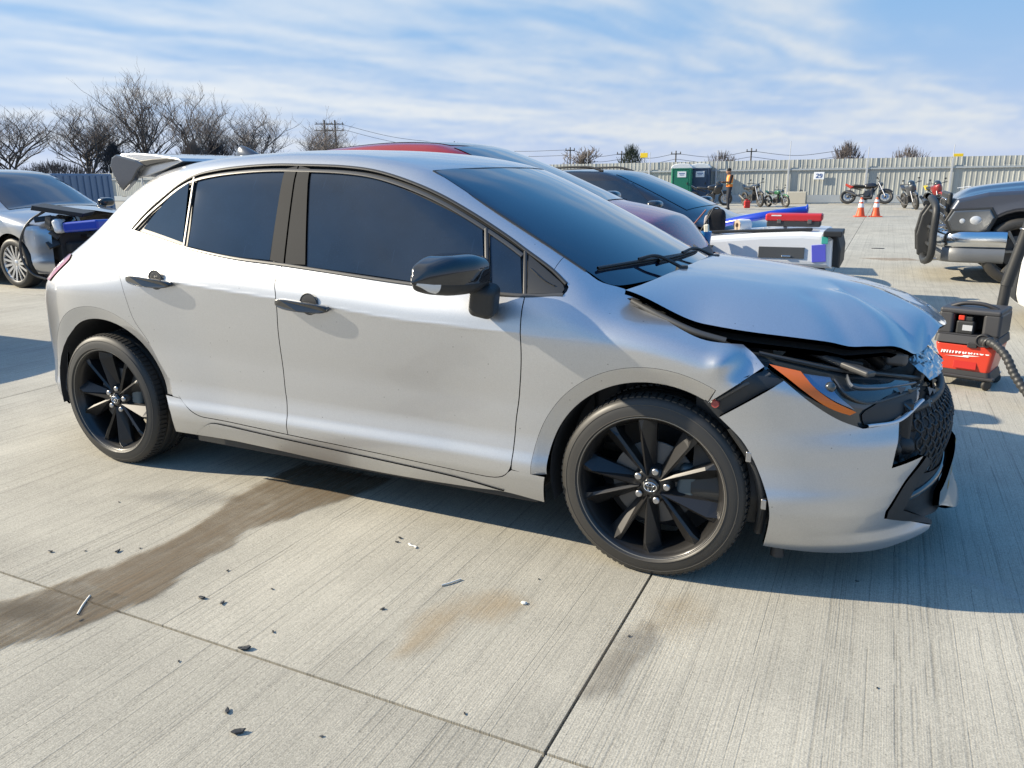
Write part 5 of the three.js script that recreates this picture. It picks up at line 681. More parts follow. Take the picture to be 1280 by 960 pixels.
for (const [x, z, h, s, l, o] of [
  [-77, -46, 10.3, 3, 'wide bare tree with low sweeping limbs above the damaged pale silver sedan', { lean: .1, stems: 2, spread: 1.35 }],
  [-66.5, -47, 10.2, 8, 'bare tree with a forked dark trunk beyond the damaged pale silver sedan', { stems: 2, spread: 1.25 }],
  [-60.5, -49, 10.6, 14, 'tall bare tree with upright crown between forked tree and spoiler', { stems: 2, spread: .95 }],
  [-53, -47, 10.0, 21, 'bare tree with a slim curved trunk right above the rear spoiler', { lean: .1, spread: 1.05 }],
  [-47, -49, 8.0, 27, 'broad bare tree beyond the roof aerial', { stems: 2, spread: 1.2 }],
  [-40.5, -50, 6.2, 35, 'low spreading bare tree at the end of the tree row beyond the silver roof', { stems: 2, spread: 1.3 }],
  [-71.5, -52, 9.2, 63, 'slender bare tree filling the gap behind the wide low-limbed tree', { stems: 2, spread: 1.2 }],
  [-57, -53, 8.8, 67, 'slender bare tree half hidden behind the tall upright tree', { stems: 2, spread: 1.2 }],
  [-44, -54, 7.0, 71, 'small bare tree filling the gap behind the broad tree', { stems: 2, spread: 1.3 }],
]) bareTree(x, z, h, s, l, { ...o, group: TG });
bareTree(-28.5, -76, 4.7, 44, 'small round bare tree beyond the red SUV bonnet', { spread: 1.1, min: .03 });
// dense winter shrubs and evergreens: clouds of twigs / needles
function shrub(x, z, h, w, n, col, seed, label, name = 'winter_shrub', leaf = .16, y0 = 0) {
  const r = rng(seed), T = thing(name, label, 'shrub', [x, 0, z]), gs = [], up = new THREE.Vector3(0, 1, 0);
  for (let i = 0; i < n; i++) { const a = r() * 6.283, q = Math.sqrt(r()), yy = r(), k = Math.sqrt(1 - Math.pow(yy, 1.6)) * (.8 + .35 * r()); const p = [Math.cos(a) * q * k * w, y0 + yy * (h - y0), Math.sin(a) * q * k * w], d = new THREE.Vector3(p[0] / w + (r() - .5), 1.1 + r() * .6, p[2] / w + (r() - .5)).normalize().multiplyScalar(leaf * (1.2 + 2 * r())); gs.push(rod(p, [p[0] + d.x, p[1] + d.y, p[2] + d.z], .022, .010, 3)); }
  obj('stem', rod([0, -.05, 0], [0, h * .7, 0], .1, .04, 7), M2.bark, T); const m = obj('foliage', gs, std(col, .95), T); m.userData.kind = 'stuff'; return T;
}
shrub(-49.5, -44, 3.9, 2.1, 1900, [.20, .16, .13], 51, 'dense brown winter shrub below the bare trees beside the roof aerial', 'winter_shrub', .3);
shrub(-60.2, -45, 4.3, 1.5, 1800, [.045, .045, .05], 52, 'dark conical evergreen among the bare tree trunks beyond the spoiler', 'evergreen', .22);
shrub(-53.3, -50, 4.3, 2.4, 1500, [.10, .085, .08], 53, 'dark bushy shrub behind the slim curved tree trunk', 'winter_shrub', .3);
shrub(-45.5, -46.5, 3.0, 3.2, 1500, [.13, .11, .10], 54, 'low dark thicket at the foot of the tree row beyond the silver roof', 'winter_shrub', .3);
shrub(-68.5, -45, 2.7, 6.5, 2400, [.13, .11, .10], 56, 'long dark thicket at the foot of the trees beyond the damaged sedan', 'winter_shrub', .3);
shrub(-17.5, -60, 3.3, 1.4, 900, [.05, .065, .045], 57, 'dark green evergreen rising above the fence beyond the red SUV bonnet', 'evergreen', .25);
shrub(-1.2, -62, 3.15, 1.6, 900, [.14, .12, .115], 58, 'rounded brown treetop above the fence over the number sign', 'winter_shrub', .25);
shrub(3.0, -64, 2.75, 2.4, 700, [.17, .15, .145], 59, 'low brown treetop above the fence between number sign and pickup', 'winter_shrub', .25);
shrub(-12, -70, 2.95, 2.2, 700, [.17, .155, .15], 60, 'low brown treetop above the fence behind the portable toilet', 'winter_shrub', .25);
// ---------- shop vacuum ----------
{
  const v = thing('shop_vacuum', 'red and black shop vacuum with a corrugated hose beside the smashed bumper', 'vacuum', [2.52, 0, -2.42], -.30);
  const red = phys([.62, .045, .02], .38, 0, { clearcoat: .3 }), dk = std([.03, .03, .033], .5);
  const prism = (w0, d0, w1, d1, y0, y1, r) => { const g = new RoundedBoxGeometry(1, 1, 1, 4, .08), p = g.attributes.position; for (let i = 0; i < p.count; i++) { const t = p.getY(i) + .5; p.setXYZ(i, p.getX(i) * mix(w0, w1, t), mix(y0, y1, t), p.getZ(i) * mix(d0, d1, t)); } g.computeVertexNormals(); return g; };
  obj('tank', prism(.285, .27, .345, .33, .10, .285), red, v); obj('base', [prism(.33, .30, .30, .28, .055, .115), rbox(.36, .02, .05, .008, [0, .075, .14])], dk, v);
  const head = grp('motor_head', v); obj('head_shell', [prism(.365, .35, .35, .33, .285, .34), prism(.345, .33, .31, .30, .34, .345), rbox(.09, .15, .30, .02, [-.13, .41, 0]), rbox(.10, .15, .30, .02, [.125, .41, 0]), rbox(.34, .035, .31, .015, [0, .487, 0]), rbox(.24, .12, .12, .02, [0, .40, -.09])], std([.05, .05, .054], .5), head);
  obj('carry_handle', tube([[-.13, .50, .05], [-.06, .525, .05], [.06, .525, .05], [.13, .50, .05]], .013, 20, 8), dk, head); obj('battery', [rbox(.10, .085, .09, .012, [-.02, .385, .10]), rbox(.075, .03, .07, .008, [-.02, .44, .10])], M.plastic, head); obj('battery_label', rbox(.055, .035, .004, .001, [-.005, .385, .147]), std([.45, .46, .48], .5), head); obj('battery_latch', rbox(.035, .03, .03, .006, [-.045, .445, .128]), red, head); obj('hose_port', [cyl(.036, .04, .05, [.10, .325, .18], [Math.PI / 2, 0, 0]), T3(new THREE.TorusGeometry(.036, .006, 8, 24), [.10, .325, .205])], dk, head);
  obj('latch', rbox(.055, .035, .02, .006, [.04, .285, .168]), dk, v); obj('front_groove', rbox(.13, .07, .006, .003, [.01, .16, .146], [-.17, 0, 0]), std([.46, .022, .016], .4), v);
  const tg = new TextGeometry('Milwaukee', { font: signFont, size: .044, depth: .002, curveSegments: 4 }); tg.computeBoundingBox(); tg.translate(-tg.boundingBox.max.x / 2, 0, 0); { const p = tg.attributes.position; for (let i = 0; i < p.count; i++) p.setX(i, (p.getX(i) + p.getY(i) * .28) * .86); } tg.rotateZ(.05).rotateX(-.165).translate(.0, .222, .157);
  const bolt = extrude([[-.11, -.006], [.0, .001], [-.01, .007], [.115, .014], [.02, .002], [.03, -.004]], .002).rotateX(-.165).translate(0, .205, .1545); obj('lettering', [tg, bolt], std([.8, .8, .8], .5), v);
  for (const [x, z] of [[.14, .13], [-.14, .13], [.14, -.13], [-.14, -.13]]) { const c = grp('caster', v); obj('caster_wheel', ring([[.001, .012], [.02, .013], [.030, .010], [.034, 0], [.030, -.010], [.02, -.013], [.001, -.012]], 20).rotateY(.9).translate(x, .034, z), M.rubber, c); obj('caster_fork', [rbox(.05, .008, .04, .003, [x, .072, z]), rod([x, .072, z], [x, .04, z], .012)], M.steel, c); }
  // hose as a corrugated tube, with the wand standing up
  const hoseGeo = (pts, r, n) => { const c = curve(pts), g = new THREE.TubeGeometry(c, n, r, 12), p = g.attributes.position, q = new THREE.Vector3(); for (let i = 0; i <= n; i++) { c.getPointAt(i / n, q); const k = i % 4 < 2 ? 1 : .86; for (let j = 0; j <= 12; j++) { const id = i * 13 + j; p.setXYZ(id, q.x + (p.getX(id) - q.x) * k, q.y + (p.getY(id) - q.y) * k, q.z + (p.getZ(id) - q.z) * k); } } g.computeVertexNormals(); return g; };
  const h = thing('vacuum_hose', 'black corrugated vacuum hose looping from the vacuum out over the concrete', 'hose'); obj('hose_tube', hoseGeo([[2.56, .325, -2.18], [2.60, .33, -2.10], [2.66, .28, -2.02], [2.72, .17, -1.95], [2.82, .06, -1.85], [3.0, .03, -1.7], [3.4, .028, -1.6], [3.7, .028, -2.0], [3.5, .03, -2.7]], .026, 320), M.plastic, h); obj('hose_cuff', T3(new THREE.TorusGeometry(.03, .008, 8, 20), [2.58, .328, -2.14], [.4, .6, 0]), M.trim, h);
  const w = thing('vacuum_wand', 'black upright vacuum wand standing behind the shop vacuum', 'hose'); obj('wand_tube', [rod([2.66, .0, -2.62], [2.685, .62, -2.61], .032, .032, 16), rod([2.685, .62, -2.61], [2.765, 1.06, -2.60], .036, .034, 16)], M.plastic, w); obj('wand_joint', [T3(new THREE.TorusGeometry(.036, .006, 8, 22), [2.75, .98, -2.602], [Math.PI / 2, .2, 0])], M.steel, w); obj('wand_grip', tube([[2.765, 1.05, -2.60], [2.775, 1.11, -2.6], [2.81, 1.155, -2.6], [2.9, 1.18, -2.6], [3.05, 1.16, -2.6]], .034, 24, 12), M.plastic, w);
}
// ---------- work cart and what lies on it ----------
{
  const c = thing('work_cart', 'white rounded work cart with dark side plate behind the hatchback bonnet', 'cart', [0, 0, -5.55]);
  obj('cart_body', extrude([[-.35, .42], [-.35, .66], [.3, .72], [.8, .765], [1.2, .785], [1.40, .775], [1.49, .70], [1.50, .42]], 1.1, .07, 4), phys([.72, .74, .77], .35, 0, { clearcoat: .6 }), c);
  obj('side_plate', rbox(.44, .11, .015, .004, [1.02, .57, .555]), std([.10, .105, .11], .4, .3), c); obj('plate_handle', rbox(.09, .018, .02, .008, [1.07, .535, .57]), M.chrome, c); obj('top_trim', rbox(1.15, .03, .05, .01, [.72, .775, .49], [0, 0, .045]), M.plastic, c);
  obj('blue_sticker', rbox(.13, .17, .008, .003, [1.375, .57, .553], [0, 0, .1]), std([.09, .10, .55], .5), c); obj('teal_sticker', rbox(.06, .07, .008, .003, [1.42, .70, .551]), std([.05, .38, .34], .5), c);
  obj('end_post', extrude([[1.44, .44], [1.57, .42], [1.57, .60], [1.53, .74], [1.44, .74]], .9, .02), M.plastic, c); obj('end_bar', rbox(.17, .055, .5, .01, [1.49, .765, .38]), M.plastic, c);
  for (const x of [-.1, 1.2]) for (const s of [1, -1]) { const w = grp('cart_wheel', c); w.position.set(x, .21, s * .45); obj('tyre', ring([[.1, .05], [.18, .06], [.21, .03], [.21, -.03], [.18, -.06], [.1, -.05]], 28), M.rubber, w); obj('rim', ring([[.001, .03], [.1, .05], [.1, -.05], [.001, -.03]], 20), M.steel, w); }
  obj('under_frame', rbox(1.5, .16, .8, .03, [.55, .36, 0]), M.matte, c);
  const D = .782;
  const t = thing('red_toolbox', 'long red toolbox with black base lying on the white work cart', 'toolbox', [1.07, D + .02, -5.50], .03); obj('box_lid', [rbox(.56, .075, .26, .02, [0, .095, 0])], phys([.50, .025, .03], .4), t); obj('box_base', rbox(.53, .06, .25, .012, [.0, .03, 0]), M.plastic, t); obj('box_label', rbox(.10, .012, .002, .0005, [-.17, .115, .131]), std([.7, .7, .7], .5), t); for (const x of [-.14, .16]) obj('box_latch', rbox(.04, .04, .012, .004, [x, .055, .128]), M.castIron, t);
  const roll = thing('paper_roll', 'white paper roll lying on the work cart beside the red toolbox', 'paper roll', [.58, D - .02 + .058, -5.28], .85); obj('roll_body', cyl(.058, .058, .15, [0, 0, 0], [0, 0, Math.PI / 2], 28, true), std([.78, .77, .74], .9), roll); obj('roll_core', [ring([[.025, .075], [.058, .075]], 28).rotateY(Math.PI / 2).translate(0, 0, 0), ring([[.025, -.075], [.058, -.075]], 28).rotateY(Math.PI / 2), cyl(.025, .025, .15, [0, 0, 0], [0, 0, Math.PI / 2], 20, true)], std([.42, .33, .24], .9), roll);
  const b = thing('blue_bucket', 'small blue bucket of brushes standing by the work cart end', 'bucket', [.28, .63, -4.86]); obj('bucket_body', lathe([[.001, 0], [.05, 0], [.065, .14], [.068, .145], [.06, .14], [.046, .01], [.001, .01]], 24), phys([.02, .18, .45], .4), b); obj('brush', [rbox(.05, .09, .04, .012, [.01, .17, 0], [0, 0, .1])], std([.72, .68, .55], .9), b); obj('bucket_bracket', rbox(.12, .02, .2, .004, [0, -.012, -.07]), M.plastic, b);
  const bag = thing('black_tool_bag', 'upright black tool bag with pale pocket standing on the work cart', 'bag', [.30, .735, -5.28], .2); obj('bag_body', roundedBlob(.10, .13, .09, .5, .6).translate(0, .12, 0), std([.015, .015, .017], .9), bag); obj('bag_pocket', roundedBlob(.05, .09, .02, .6, .6).translate(-.075, .10, .06), std([.4, .36, .37], .8), bag); obj('bag_strap', tube([[-.09, .02, .09], [-.08, .2, .08], [0, .27, .04], [.08, .2, .06]], .008, 20, 6), M.plastic, bag);
  const pl = thing('tool_handles', 'thin tool handles leaning against the black tool bag', 'tools', [.14, .70, -5.1]); obj('handle', rod([-.12, 0, .1], [.08, .28, -.02], .008), std([.25, .09, .07], .6), pl); obj('handle', rod([.02, -.02, .12], [.16, .29, 0], .008), M.plastic, pl); obj('pry_bar', rod([-.14, .14, .02], [-.05, .06, .1], .016), std([.2, .15, .17], .5), pl);
  const bp = []; const N = 24, pos = [], idx = []; for (let i = 0; i <= N; i++) { const q = i / N, x = mix(.30, 1.16, q), y = mix(.80, .945, q) + .015 * Math.sin(q * 3), z = -5.82 + .12 * Math.sin(q * Math.PI); for (let k = 0; k <= 8; k++) { const a = mix(-.6, 2.4, k / 8); pos.push(x, y + Math.sin(a) * .055, z + Math.cos(a) * .07); } } for (let i = 0; i < N; i++) for (let k = 0; k < 8; k++) { const a = i * 9 + k, e = a + 9; idx.push(a, a + 1, e, e, a + 1, e + 1); } const g = new THREE.BufferGeometry(); g.setAttribute('position', new THREE.Float32BufferAttribute(pos, 3)); g.setIndex(idx); g.computeVertexNormals();
  const bb = thing('blue_bumper_strip', 'long deep blue bumper strip laid across the work cart behind the toolbox', 'car part'); obj('strip_skin', g, phys([.008, .035, .40], .25, 0, { clearcoat: 1 }), bb); obj('strip_ends', [ball(.06, [1.16, .96, -5.82], [.3, 1, 1.1])], phys([.008, .035, .40], .25, 0, { clearcoat: 1 }), bb); obj('strip_prop', rod([.95, D - .03, -5.82], [.95, .90, -5.80], .02), M.plastic, bb);
  const pb = thing('pale_blue_panel', 'pale blue car panel lying behind the work cart', 'car part', [-.05, 0, -8.2], .1); obj('panel_skin', extrude([[-.75, .72], [-.4, .80], [.2, .78], [.75, .68], [.74, .66], [.2, .755], [-.4, .775], [-.75, .70]], .9, .004), phys([.20, .33, .52], .25, .3, { clearcoat: 1 }), pb); for (const x of [-.5, .5]) obj('panel_stand', [rod([x, 0, .3], [x, .72, .1], .025), rod([x, 0, -.3], [x, .72, -.1], .025)], M.castIron, pb);
}
// ---------- cones ----------
for (const [x, z, l] of [[1.175, -24.3, 'orange traffic cone with white bands, the one nearer the number sign'], [1.62, -24.4, 'orange traffic cone with white bands, the one nearer the grey pickup']]) {
  const c = thing('traffic_cone', l, 'traffic cone', [x, 0, z], .2, 'orange traffic cones'); const o = phys([.75, .10, .03], .5), wh = std([.75, .75, .75], .5);
  obj('cone_base', rbox(.36, .03, .36, .01, [0, .015, 0]), o, c); obj('cone_body', lathe([[.14, .03], [.105, .18], [.102, .19], [.055, .5], [.035, .60], [.025, .605]], 24), o, c); obj('reflective_band', lathe([[.0885, .30], [.071, .42]], 24).scale(1.06, 1, 1.06), wh, c); obj('reflective_band', lathe([[.062, .47], [.05, .54]], 24).scale(1.08, 1, 1.08), wh, c);
}
// ---------- portable toilets ----------
function toilet(x, z, turn, col, label) {
  const p = thing('portable_toilet', label, 'portable toilet', [x, 0, z], turn), m = phys(col, .5), W = 1.0, H = 1.68;
  obj('cabin', rbox(W, H, W, .06, [0, .06 + H / 2, 0]), m, p); const roof = new THREE.CylinderGeometry(W * .56, W * .56, W * 1.02, 28, 1, false, 0, Math.PI).rotateZ(Math.PI / 2).rotateY(Math.PI / 2); roof.computeBoundingBox(); const g = extrude([[-.52, 0], [-.5, .10], [-.38, .19], [-.15, .235], [.15, .235], [.38, .19], [.5, .10], [.52, 0]], 1.04, .03, 3).translate(0, 1.70, 0); obj('roof', g, std([.72, .74, .74], .5), p);
  obj('door', rbox(.72, 1.5, .03, .02, [0, .88, .505]), m, p); obj('door_frame', [rbox(.05, 1.62, .04, .01, [-.42, .9, .51]), rbox(.05, 1.62, .04, .01, [.42, .9, .51]), rbox(.8, .05, .04, .01, [0, 1.68, .51])], m, p); obj('door_sign', rbox(.42, .28, .012, .004, [.02, 1.42, .528]), std([.8, .8, .82], .6), p); obj('sign_print', [rbox(.28, .04, .004, .001, [.02, 1.46, .536]), rbox(.2, .03, .004, .001, [.02, 1.39, .536])], std([.05, .12, .3], .6), p); obj('latch', rbox(.05, .12, .04, .01, [.3, .98, .53]), M.plastic, p);
  for (let i = 0; i < 4; i++) obj('vent_slot', rbox(.012, .02, .5, .004, [.505, 1.45 + i * .06, 0]), M.plastic, p); obj('skid', [rbox(1.0, .06, .12, .01, [0, .03, .4]), rbox(1.0, .06, .12, .01, [0, .03, -.4])], M.plastic, p);
}
toilet(-7.45, -36.0, .16, [.010, .17, .10], 'green portable toilet with white domed roof against the fence'); toilet(-6.72, -36.75, .16, [.03, .06, .11], 'dark blue portable toilet half hidden behind the green one');
// ---------- motorcycles ----------
function motorcycle(pos, turn, roll, o) {
  const b = thing('motorcycle', o.label, 'motorcycle', pos, turn, 'motorcycles along the fence'), s = o.s || 1, R = (o.R || .31); b.rotation.order = 'YXZ'; b.rotation.x = roll; b.scale.setScalar(s);
  const paint = phys(o.c, .3, .1, { clearcoat: .8 }), eng = std([.06, .06, .062], .45, .6), wb = .70;
  const wheel = (x, n) => { const w = grp(n, b); w.position.set(x, R, 0); obj('tyre', [new THREE.TorusGeometry(R - .055, .056, 10, 30)], M.rubber, w); obj('rim', [new THREE.TorusGeometry(R - .115, .014, 6, 28), ring([[.001, .04], [.04, .04], [.04, -.04], [.001, -.04]], 14)], o.rim || M.castIron, w); for (let i = 0; i < 6; i++) { const a = i * Math.PI / 3; obj('wheel_spoke', rod([Math.cos(a) * .03, Math.sin(a) * .03, 0], [Math.cos(a) * (R - .115), Math.sin(a) * (R - .115), 0], .009, .009, 5), o.rim || M.castIron, w); } obj('brake_rotor', ring([[.07, .05], [.13, .05]], 20), M.steel, w); };
  wheel(wb, 'front_wheel'); wheel(-wb, 'rear_wheel');
  for (const z of [.085, -.085]) obj('fork_leg', rod([wb, R, z], [wb - .28, .92, z], .024, .022), M.steel, b);
  obj('frame', [rod([wb - .27, .86, 0], [-.15, .42, 0], .028), rod([wb - .30, .78, 0], [.12, .25, 0], .024), rod([-.15, .42, 0], [-wb, R, .10], .022), rod([-.15, .42, 0], [-wb, R, -.10], .022), rod([-.2, .62, 0], [-.62, .74, 0], .024)], o.frame || eng, b);
  obj('engine', [rbox(.36, .28, .30, .05, [.06, .40, 0]), cyl(.09, .09, .26, [.16, .54, 0], [0, 0, -.4], 14), cyl(.11, .11, .34, [-.02, .36, 0], [Math.PI / 2, 0, 0], 18)], eng, b);
  obj('fuel_tank', roundedBlob(.24, .12, .13, .8, .8, (x, y, z) => [x, y + .12 * x * .5, z * (1 + .4 * x)]).translate(.12, .80, 0), paint, b);
  obj('seat', roundedBlob(.26, .055, .12, .7, .7, (x, y, z) => [x, y - .1 * x + .1 * x * x, z]).translate(-.32, .78, 0), M.plastic, b); obj('tail_section', extrude([[-.5, .74], [-.82, .90], [-.84, .86], [-.62, .70]], .14, .02), o.tail ? phys(o.tail, .3) : paint, b);
  obj('handlebar', tube([[wb - .36, 1.0, -.36], [wb - .29, .99, -.2], [wb - .26, .95, 0], [wb - .29, .99, .2], [wb - .36, 1.0, .36]], .013, 20, 7), M.castIron, b); obj('hand_grips', [rod([wb - .36, 1.0, .26], [wb - .375, 1.0, .38], .019), rod([wb - .36, 1.0, -.26], [wb - .375, 1.0, -.38], .019)], M.rubber, b);
  obj('headlight', [ball(.085, [wb - .17, .88, 0], [.8, 1, 1], 16)], o.fair ? paint : M.smoke, b); if (o.fair) { obj('fairing', roundedBlob(.2, .24, .17, .8, .8, (x, y, z) => [x + .2 * y, y, z * (1 - .8 * x)]).translate(wb - .33, .74, 0), paint, b); obj('windshield', roundedBlob(.12, .12, .12, .9, .9, (x, y, z) => [x - .5 * y, y, z]).translate(wb - .30, .98, 0), M.smoke, b); }
  for (const z of [.14, -.14]) obj('mirror', [rod([wb - .3, 1.0, z * 1.6], [wb - .28, 1.12, z * 2], .006), ball(.035, [wb - .28, 1.14, z * 2], [.4, .8, 1.4], 10)], M.plastic, b);
  obj('exhaust', [tube([[.2, .42, .12], [.16, .22, .14], [-.15, .22, .16], [-.45, .32, .18]], .026, 20, 8), rod([-.4, .30, .18], [-.8, .48, .19], .05, .055, 12)], M.castIron, b); obj('front_mudguard', new THREE.TorusGeometry(R + .02, .05, 6, 14, 1.5).scale(1, 1, 1.1).rotateZ(.75).translate(wb, R, 0), paint, b); if (!roll) obj('side_stand', rod([.0, .28, .1], [-.06, .0, .3], .012), M.steel, b);
}
motorcycle([-5.55, 0, -33.6], .08, .12, { c: [.012, .012, .014], rim: M.chrome, s: 1.02, fair: true, label: 'black touring motorcycle standing side-on beside the green toilet' });
motorcycle([-3.45, 0, -32.6], -.95, .08, { c: [.02, .02, .022], s: 1.02, label: 'black naked motorcycle with high handlebars just behind the worker' });
motorcycle([-2.35, 0, -32.1], -.75, .16, { c: [.03, .13, .06], s: .78, R: .33, frame: std([.06, .14, .08], .4), label: 'small green dirt bike beside the fence post' });
motorcycle([1.05, .05, -35.0], .05, -.50, { c: [.02, .018, .018], s: 1.08, tail: [.5, .05, .03], rim: M.castIron, label: 'black and red motorcycle slumped over behind the traffic cones' });
motorcycle([2.75, 0, -31.0], -1.30, .20, { c: [.05, .055, .065], s: 1.0, fair: true, label: 'grey sports motorcycle parked nose toward us beneath the fence' });
motorcycle([3.55, 0, -31.1], -1.25, .12, { c: [.28, .03, .03], tail: [.6, .45, .03], s: .98, fair: true, label: 'red and yellow sports motorcycle beside the pickup grille guard' });
{ const j = thing('fuel_can', 'red fuel can standing by the worker’s feet'.replace('’', "'"), 'fuel can', [-3.42, 0, -30.9], .4); obj('can_body', rbox(.24, .30, .16, .04, [0, .15, 0]), phys([.55, .02, .015], .5), j); obj('can_spout', rod([.06, .29, 0], [.11, .40, 0], .022), M.plastic, j); obj('can_handle', tube([[-.08, .29, 0], [-.06, .35, 0], [.02, .35, 0], [.04, .29, 0]], .014, 14, 6), phys([.55, .02, .015], .5), j); }
// ---------- storage container beyond the sedan ----------
{ const c = thing('storage_container', 'blue grey ribbed storage container standing behind the damaged sedan', 'container', [-22.4, 0, -13.2], .35), m = std([.16, .21, .29], .5, .2); obj('container_body', rbox(2.4, 1.55, 3.0, .04, [0, .85, 0]), m, c); for (let i = 0; i < 9; i++) obj('container_rib', rbox(.12, 1.4, .05, .015, [-1.05 + i * .262, .86, 1.51]), m, c); for (let i = 0; i < 9; i++) obj('container_rib', rbox(.05, 1.4, .12, .015, [1.21, .86, -1.3 + i * .32]), m, c); obj('container_skid', [rbox(2.4, .1, .15, .02, [0, .05, 1.2]), rbox(2.4, .1, .15, .02, [0, .05, -1.2])], M.castIron, c); }
// ---------- the worker ----------
{
  const who = thing('person', 'person in orange vest, dark beanie and jeans looking down at a held tablet', 'person', [-3.885, 0, -29.19], 3.56);   // local +x is where they face
  const sm = (a, b, k) => { const h = Math.max(k - Math.abs(a - b), 0) / k; return Math.min(a, b) - h * h * k * .25; };
  const cap = (p, a, b, ra, rb) => { const d = [b[0] - a[0], b[1] - a[1], b[2] - a[2]], q = [p[0] - a[0], p[1] - a[1], p[2] - a[2]], t = clamp((q[0] * d[0] + q[1] * d[1] + q[2] * d[2]) / (d[0] ** 2 + d[1] ** 2 + d[2] ** 2), 0, 1); return Math.hypot(q[0] - d[0] * t, q[1] - d[1] * t, q[2] - d[2] * t) - mix(ra, rb, t); };
  const ell = (p, c, r) => { const q = Math.hypot((p[0] - c[0]) / r[0], (p[1] - c[1]) / r[1], (p[2] - c[2]) / r[2]); return (q - 1) * Math.min(...r); };
  const k = .915;                                    // 1.60 m tall
  const J = { hip: [[0, .92, .085], [0, .92, -.085]], knee: [[.03, .50, .11], [.05, .50, -.10]], ank: [[-.02, .09, .13], [.02, .09, -.11]], sh: [[-.02, 1.44, .19], [-.02, 1.44, -.19]], el: [[.04, 1.16, .25], [.05, 1.16, -.24]], wr: [[.29, 1.17, .10], [.29, 1.19, -.08]] };
  const torso = p => sm(sm(ell(p, [0, 1.28, 0], [.125, .24, .185]), ell(p, [0, .98, 0], [.12, .16, .16]), .1), cap(p, [-.02, 1.43, .13], [-.02, 1.43, -.13], .075, .075), .08);
  const legs = p => { let d = 9; for (const s of [0, 1]) d = sm(sm(d, cap(p, J.hip[s], J.knee[s], .088, .062), .04), cap(p, J.knee[s], J.ank[s], .062, .045), .03); return d; };
  const arms = p => { let d = 9; for (const s of [0, 1]) d = sm(sm(d, cap(p, J.sh[s], J.el[s], .062, .05), .02), cap(p, J.el[s], J.wr[s], .048, .034), .03); return d; };
  const feet = p => Math.min(...[0, 1].map(s => sm(ell(p, [J.ank[s][0] + .07, .04, J.ank[s][2]], [.13, .045, .05]), cap(p, J.ank[s], [J.ank[s][0], .04, J.ank[s][2]], .05, .05), .04)));
  const headC = [.055, 1.645, 0], head = p => sm(sm(ell(p, headC, [.095, .12, .078]), ell(p, [.10, 1.585, 0], [.055, .05, .05]), .05), sm(cap(p, [0, 1.45, 0], [.03, 1.58, 0], .055, .05), ell(p, [.16, 1.625, 0], [.02, .025, .015]), .03), .04);
  const ears = p => Math.min(ell(p, [.045, 1.635, .083], [.02, .032, .012]), ell(p, [.045, 1.635, -.083], [.02, .032, .012]));
  const hands = p => { let d = 9; for (const s of [0, 1]) { const z = s ? -1 : 1, w = J.wr[s]; d = sm(d, ell(p, [w[0] + .05, w[1] + .005, w[2] - z * .015], [.055, .022, .04]), .02); for (let f = 0; f < 4; f++) { const fz = w[2] - z * .015 + (f - 1.5) * .021; d = sm(d, cap(p, [w[0] + .09, w[1] + .004, fz], [w[0] + .13 + [.0, .012, .01, -.006][f], w[1] - .006, fz], .010, .0085), .006); d = sm(d, cap(p, [w[0] + .13, w[1] - .006, fz], [w[0] + .145, w[1] + .018, fz], .009, .008), .006); } d = sm(d, cap(p, [w[0] + .03, w[1] + .015, w[2] - z * .04], [w[0] + .09, w[1] + .03, w[2] - z * .055], .012, .009), .012); } return d; };
  const mesh = (name, fn, lo, hi, res, mat) => { const S = Math.max(hi[0] - lo[0], hi[1] - lo[1], hi[2] - lo[2]) / 2 * 1.06, C = lo.map((v, i) => (v + hi[i]) / 2), mc = new MarchingCubes(res, new THREE.MeshBasicMaterial(), false, false, 60000); mc.isolation = 0; for (let z = 0; z < res; z++) for (let y = 0; y < res; y++) for (let x = 0; x < res; x++) { const q = [x, y, z].map((v, i) => C[i] + (v / (res / 2) - 1) * S); mc.field[x + y * res + z * res * res] = -fn(q); } mc.update(); const n = mc.count, g = new THREE.BufferGeometry(), P = new Float32Array(mc.positionArray.slice(0, n * 3)), Nn = new Float32Array(mc.normalArray.slice(0, n * 3)); for (let i = 0; i < n; i++) for (let c = 0; c < 3; c++) P[i * 3 + c] = (P[i * 3 + c] * S + C[c]) * k; g.setAttribute('position', new THREE.BufferAttribute(P, 3)); g.setAttribute('normal', new THREE.BufferAttribute(Nn, 3)); return obj(name, g, mat, who); };
  const skin = std([.30, .17, .11], .7);
  mesh('body', p => sm(sm(sm(sm(torso(p) + .02, legs(p) + .02, .06), arms(p) + .012, .05), sm(head(p), ears(p), .01), .03), hands(p), .012), [-.2, 0, -.35], [.5, 1.8, .35], 90, skin);
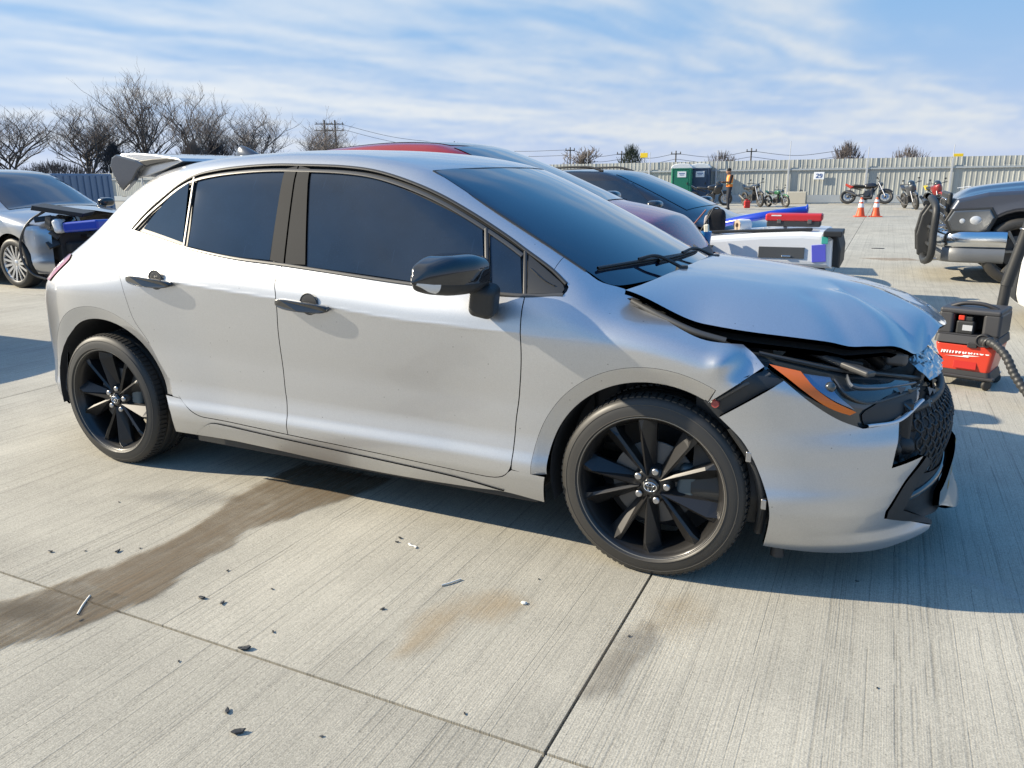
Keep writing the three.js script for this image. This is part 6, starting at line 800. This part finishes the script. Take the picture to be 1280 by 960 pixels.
  mesh('jeans', p => Math.max(sm(legs(p), torso(p), .05), p[1] - 1.02, .07 - p[1]), [-.25, 0, -.3], [.3, 1.1, .3], 48, std([.022, .025, .034], .9));
  mesh('jacket', p => Math.max(sm(torso(p), arms(p), .05), .96 - p[1], p[1] - 1.5), [-.25, .9, -.36], [.36, 1.55, .36], 48, std([.03, .018, .015], .9));
  mesh('vest', p => Math.max(torso(p) - .014, .98 - p[1], p[1] - 1.49 + .4 * Math.max(0, .09 - Math.abs(p[2]))), [-.22, .9, -.26], [.25, 1.55, .26], 48, std([.75, .20, .02], .7));
  mesh('vest_stripes', p => Math.max(torso(p) - .020, Math.min(Math.abs(p[1] - 1.12) - .025, Math.max(Math.abs(Math.abs(p[2]) - .10) - .022, 1.12 - p[1])), p[1] - 1.46), [-.24, 1.05, -.26], [.25, 1.5, .26], 56, std([.62, .60, .30], .4));
  mesh('shoes', feet, [-.2, -.02, -.25], [.3, .2, .25], 40, std([.02, .018, .016], .8));
  mesh('beanie', p => Math.max(ell(p, [.045, 1.665, 0], [.108, .118, .092]), 1.66 - .25 * (p[0] - .05) - p[1]), [-.1, 1.6, -.12], [.2, 1.82, .12], 36, std([.012, .012, .014], .95));
  obj('eyes', [ball(.009, [.143 * k, 1.648 * k, .03 * k], [1, 1, 1], 8), ball(.009, [.143 * k, 1.648 * k, -.03 * k], [1, 1, 1], 8)], M.gloss, who); obj('mouth', rbox(.01, .008, .035, .003, [.150 * k, 1.578 * k, 0]), std([.2, .08, .07], .7), who);
  const tb = thing('tablet', 'dark tablet held flat in both hands by the worker', 'tablet'); tb.position.set(-3.885, 0, -29.19); tb.rotation.y = 3.56; obj('tablet_body', rbox(.16, .012, .22, .005, [.40 * k, 1.205 * k, .01], [0, 0, .25]), M.plastic, tb); obj('tablet_screen', rbox(.14, .004, .20, .001, [.398 * k, 1.214 * k, .01], [0, 0, .25]), M.screen, tb);
}
// ---------- render ----------
const renderer = new THREE.WebGLRenderer({ antialias: true });
renderer.shadowMap.enabled = true; renderer.toneMapping = THREE.LinearToneMapping; renderer.toneMappingExposure = EXPOSURE;
renderer.render(scene, camera);
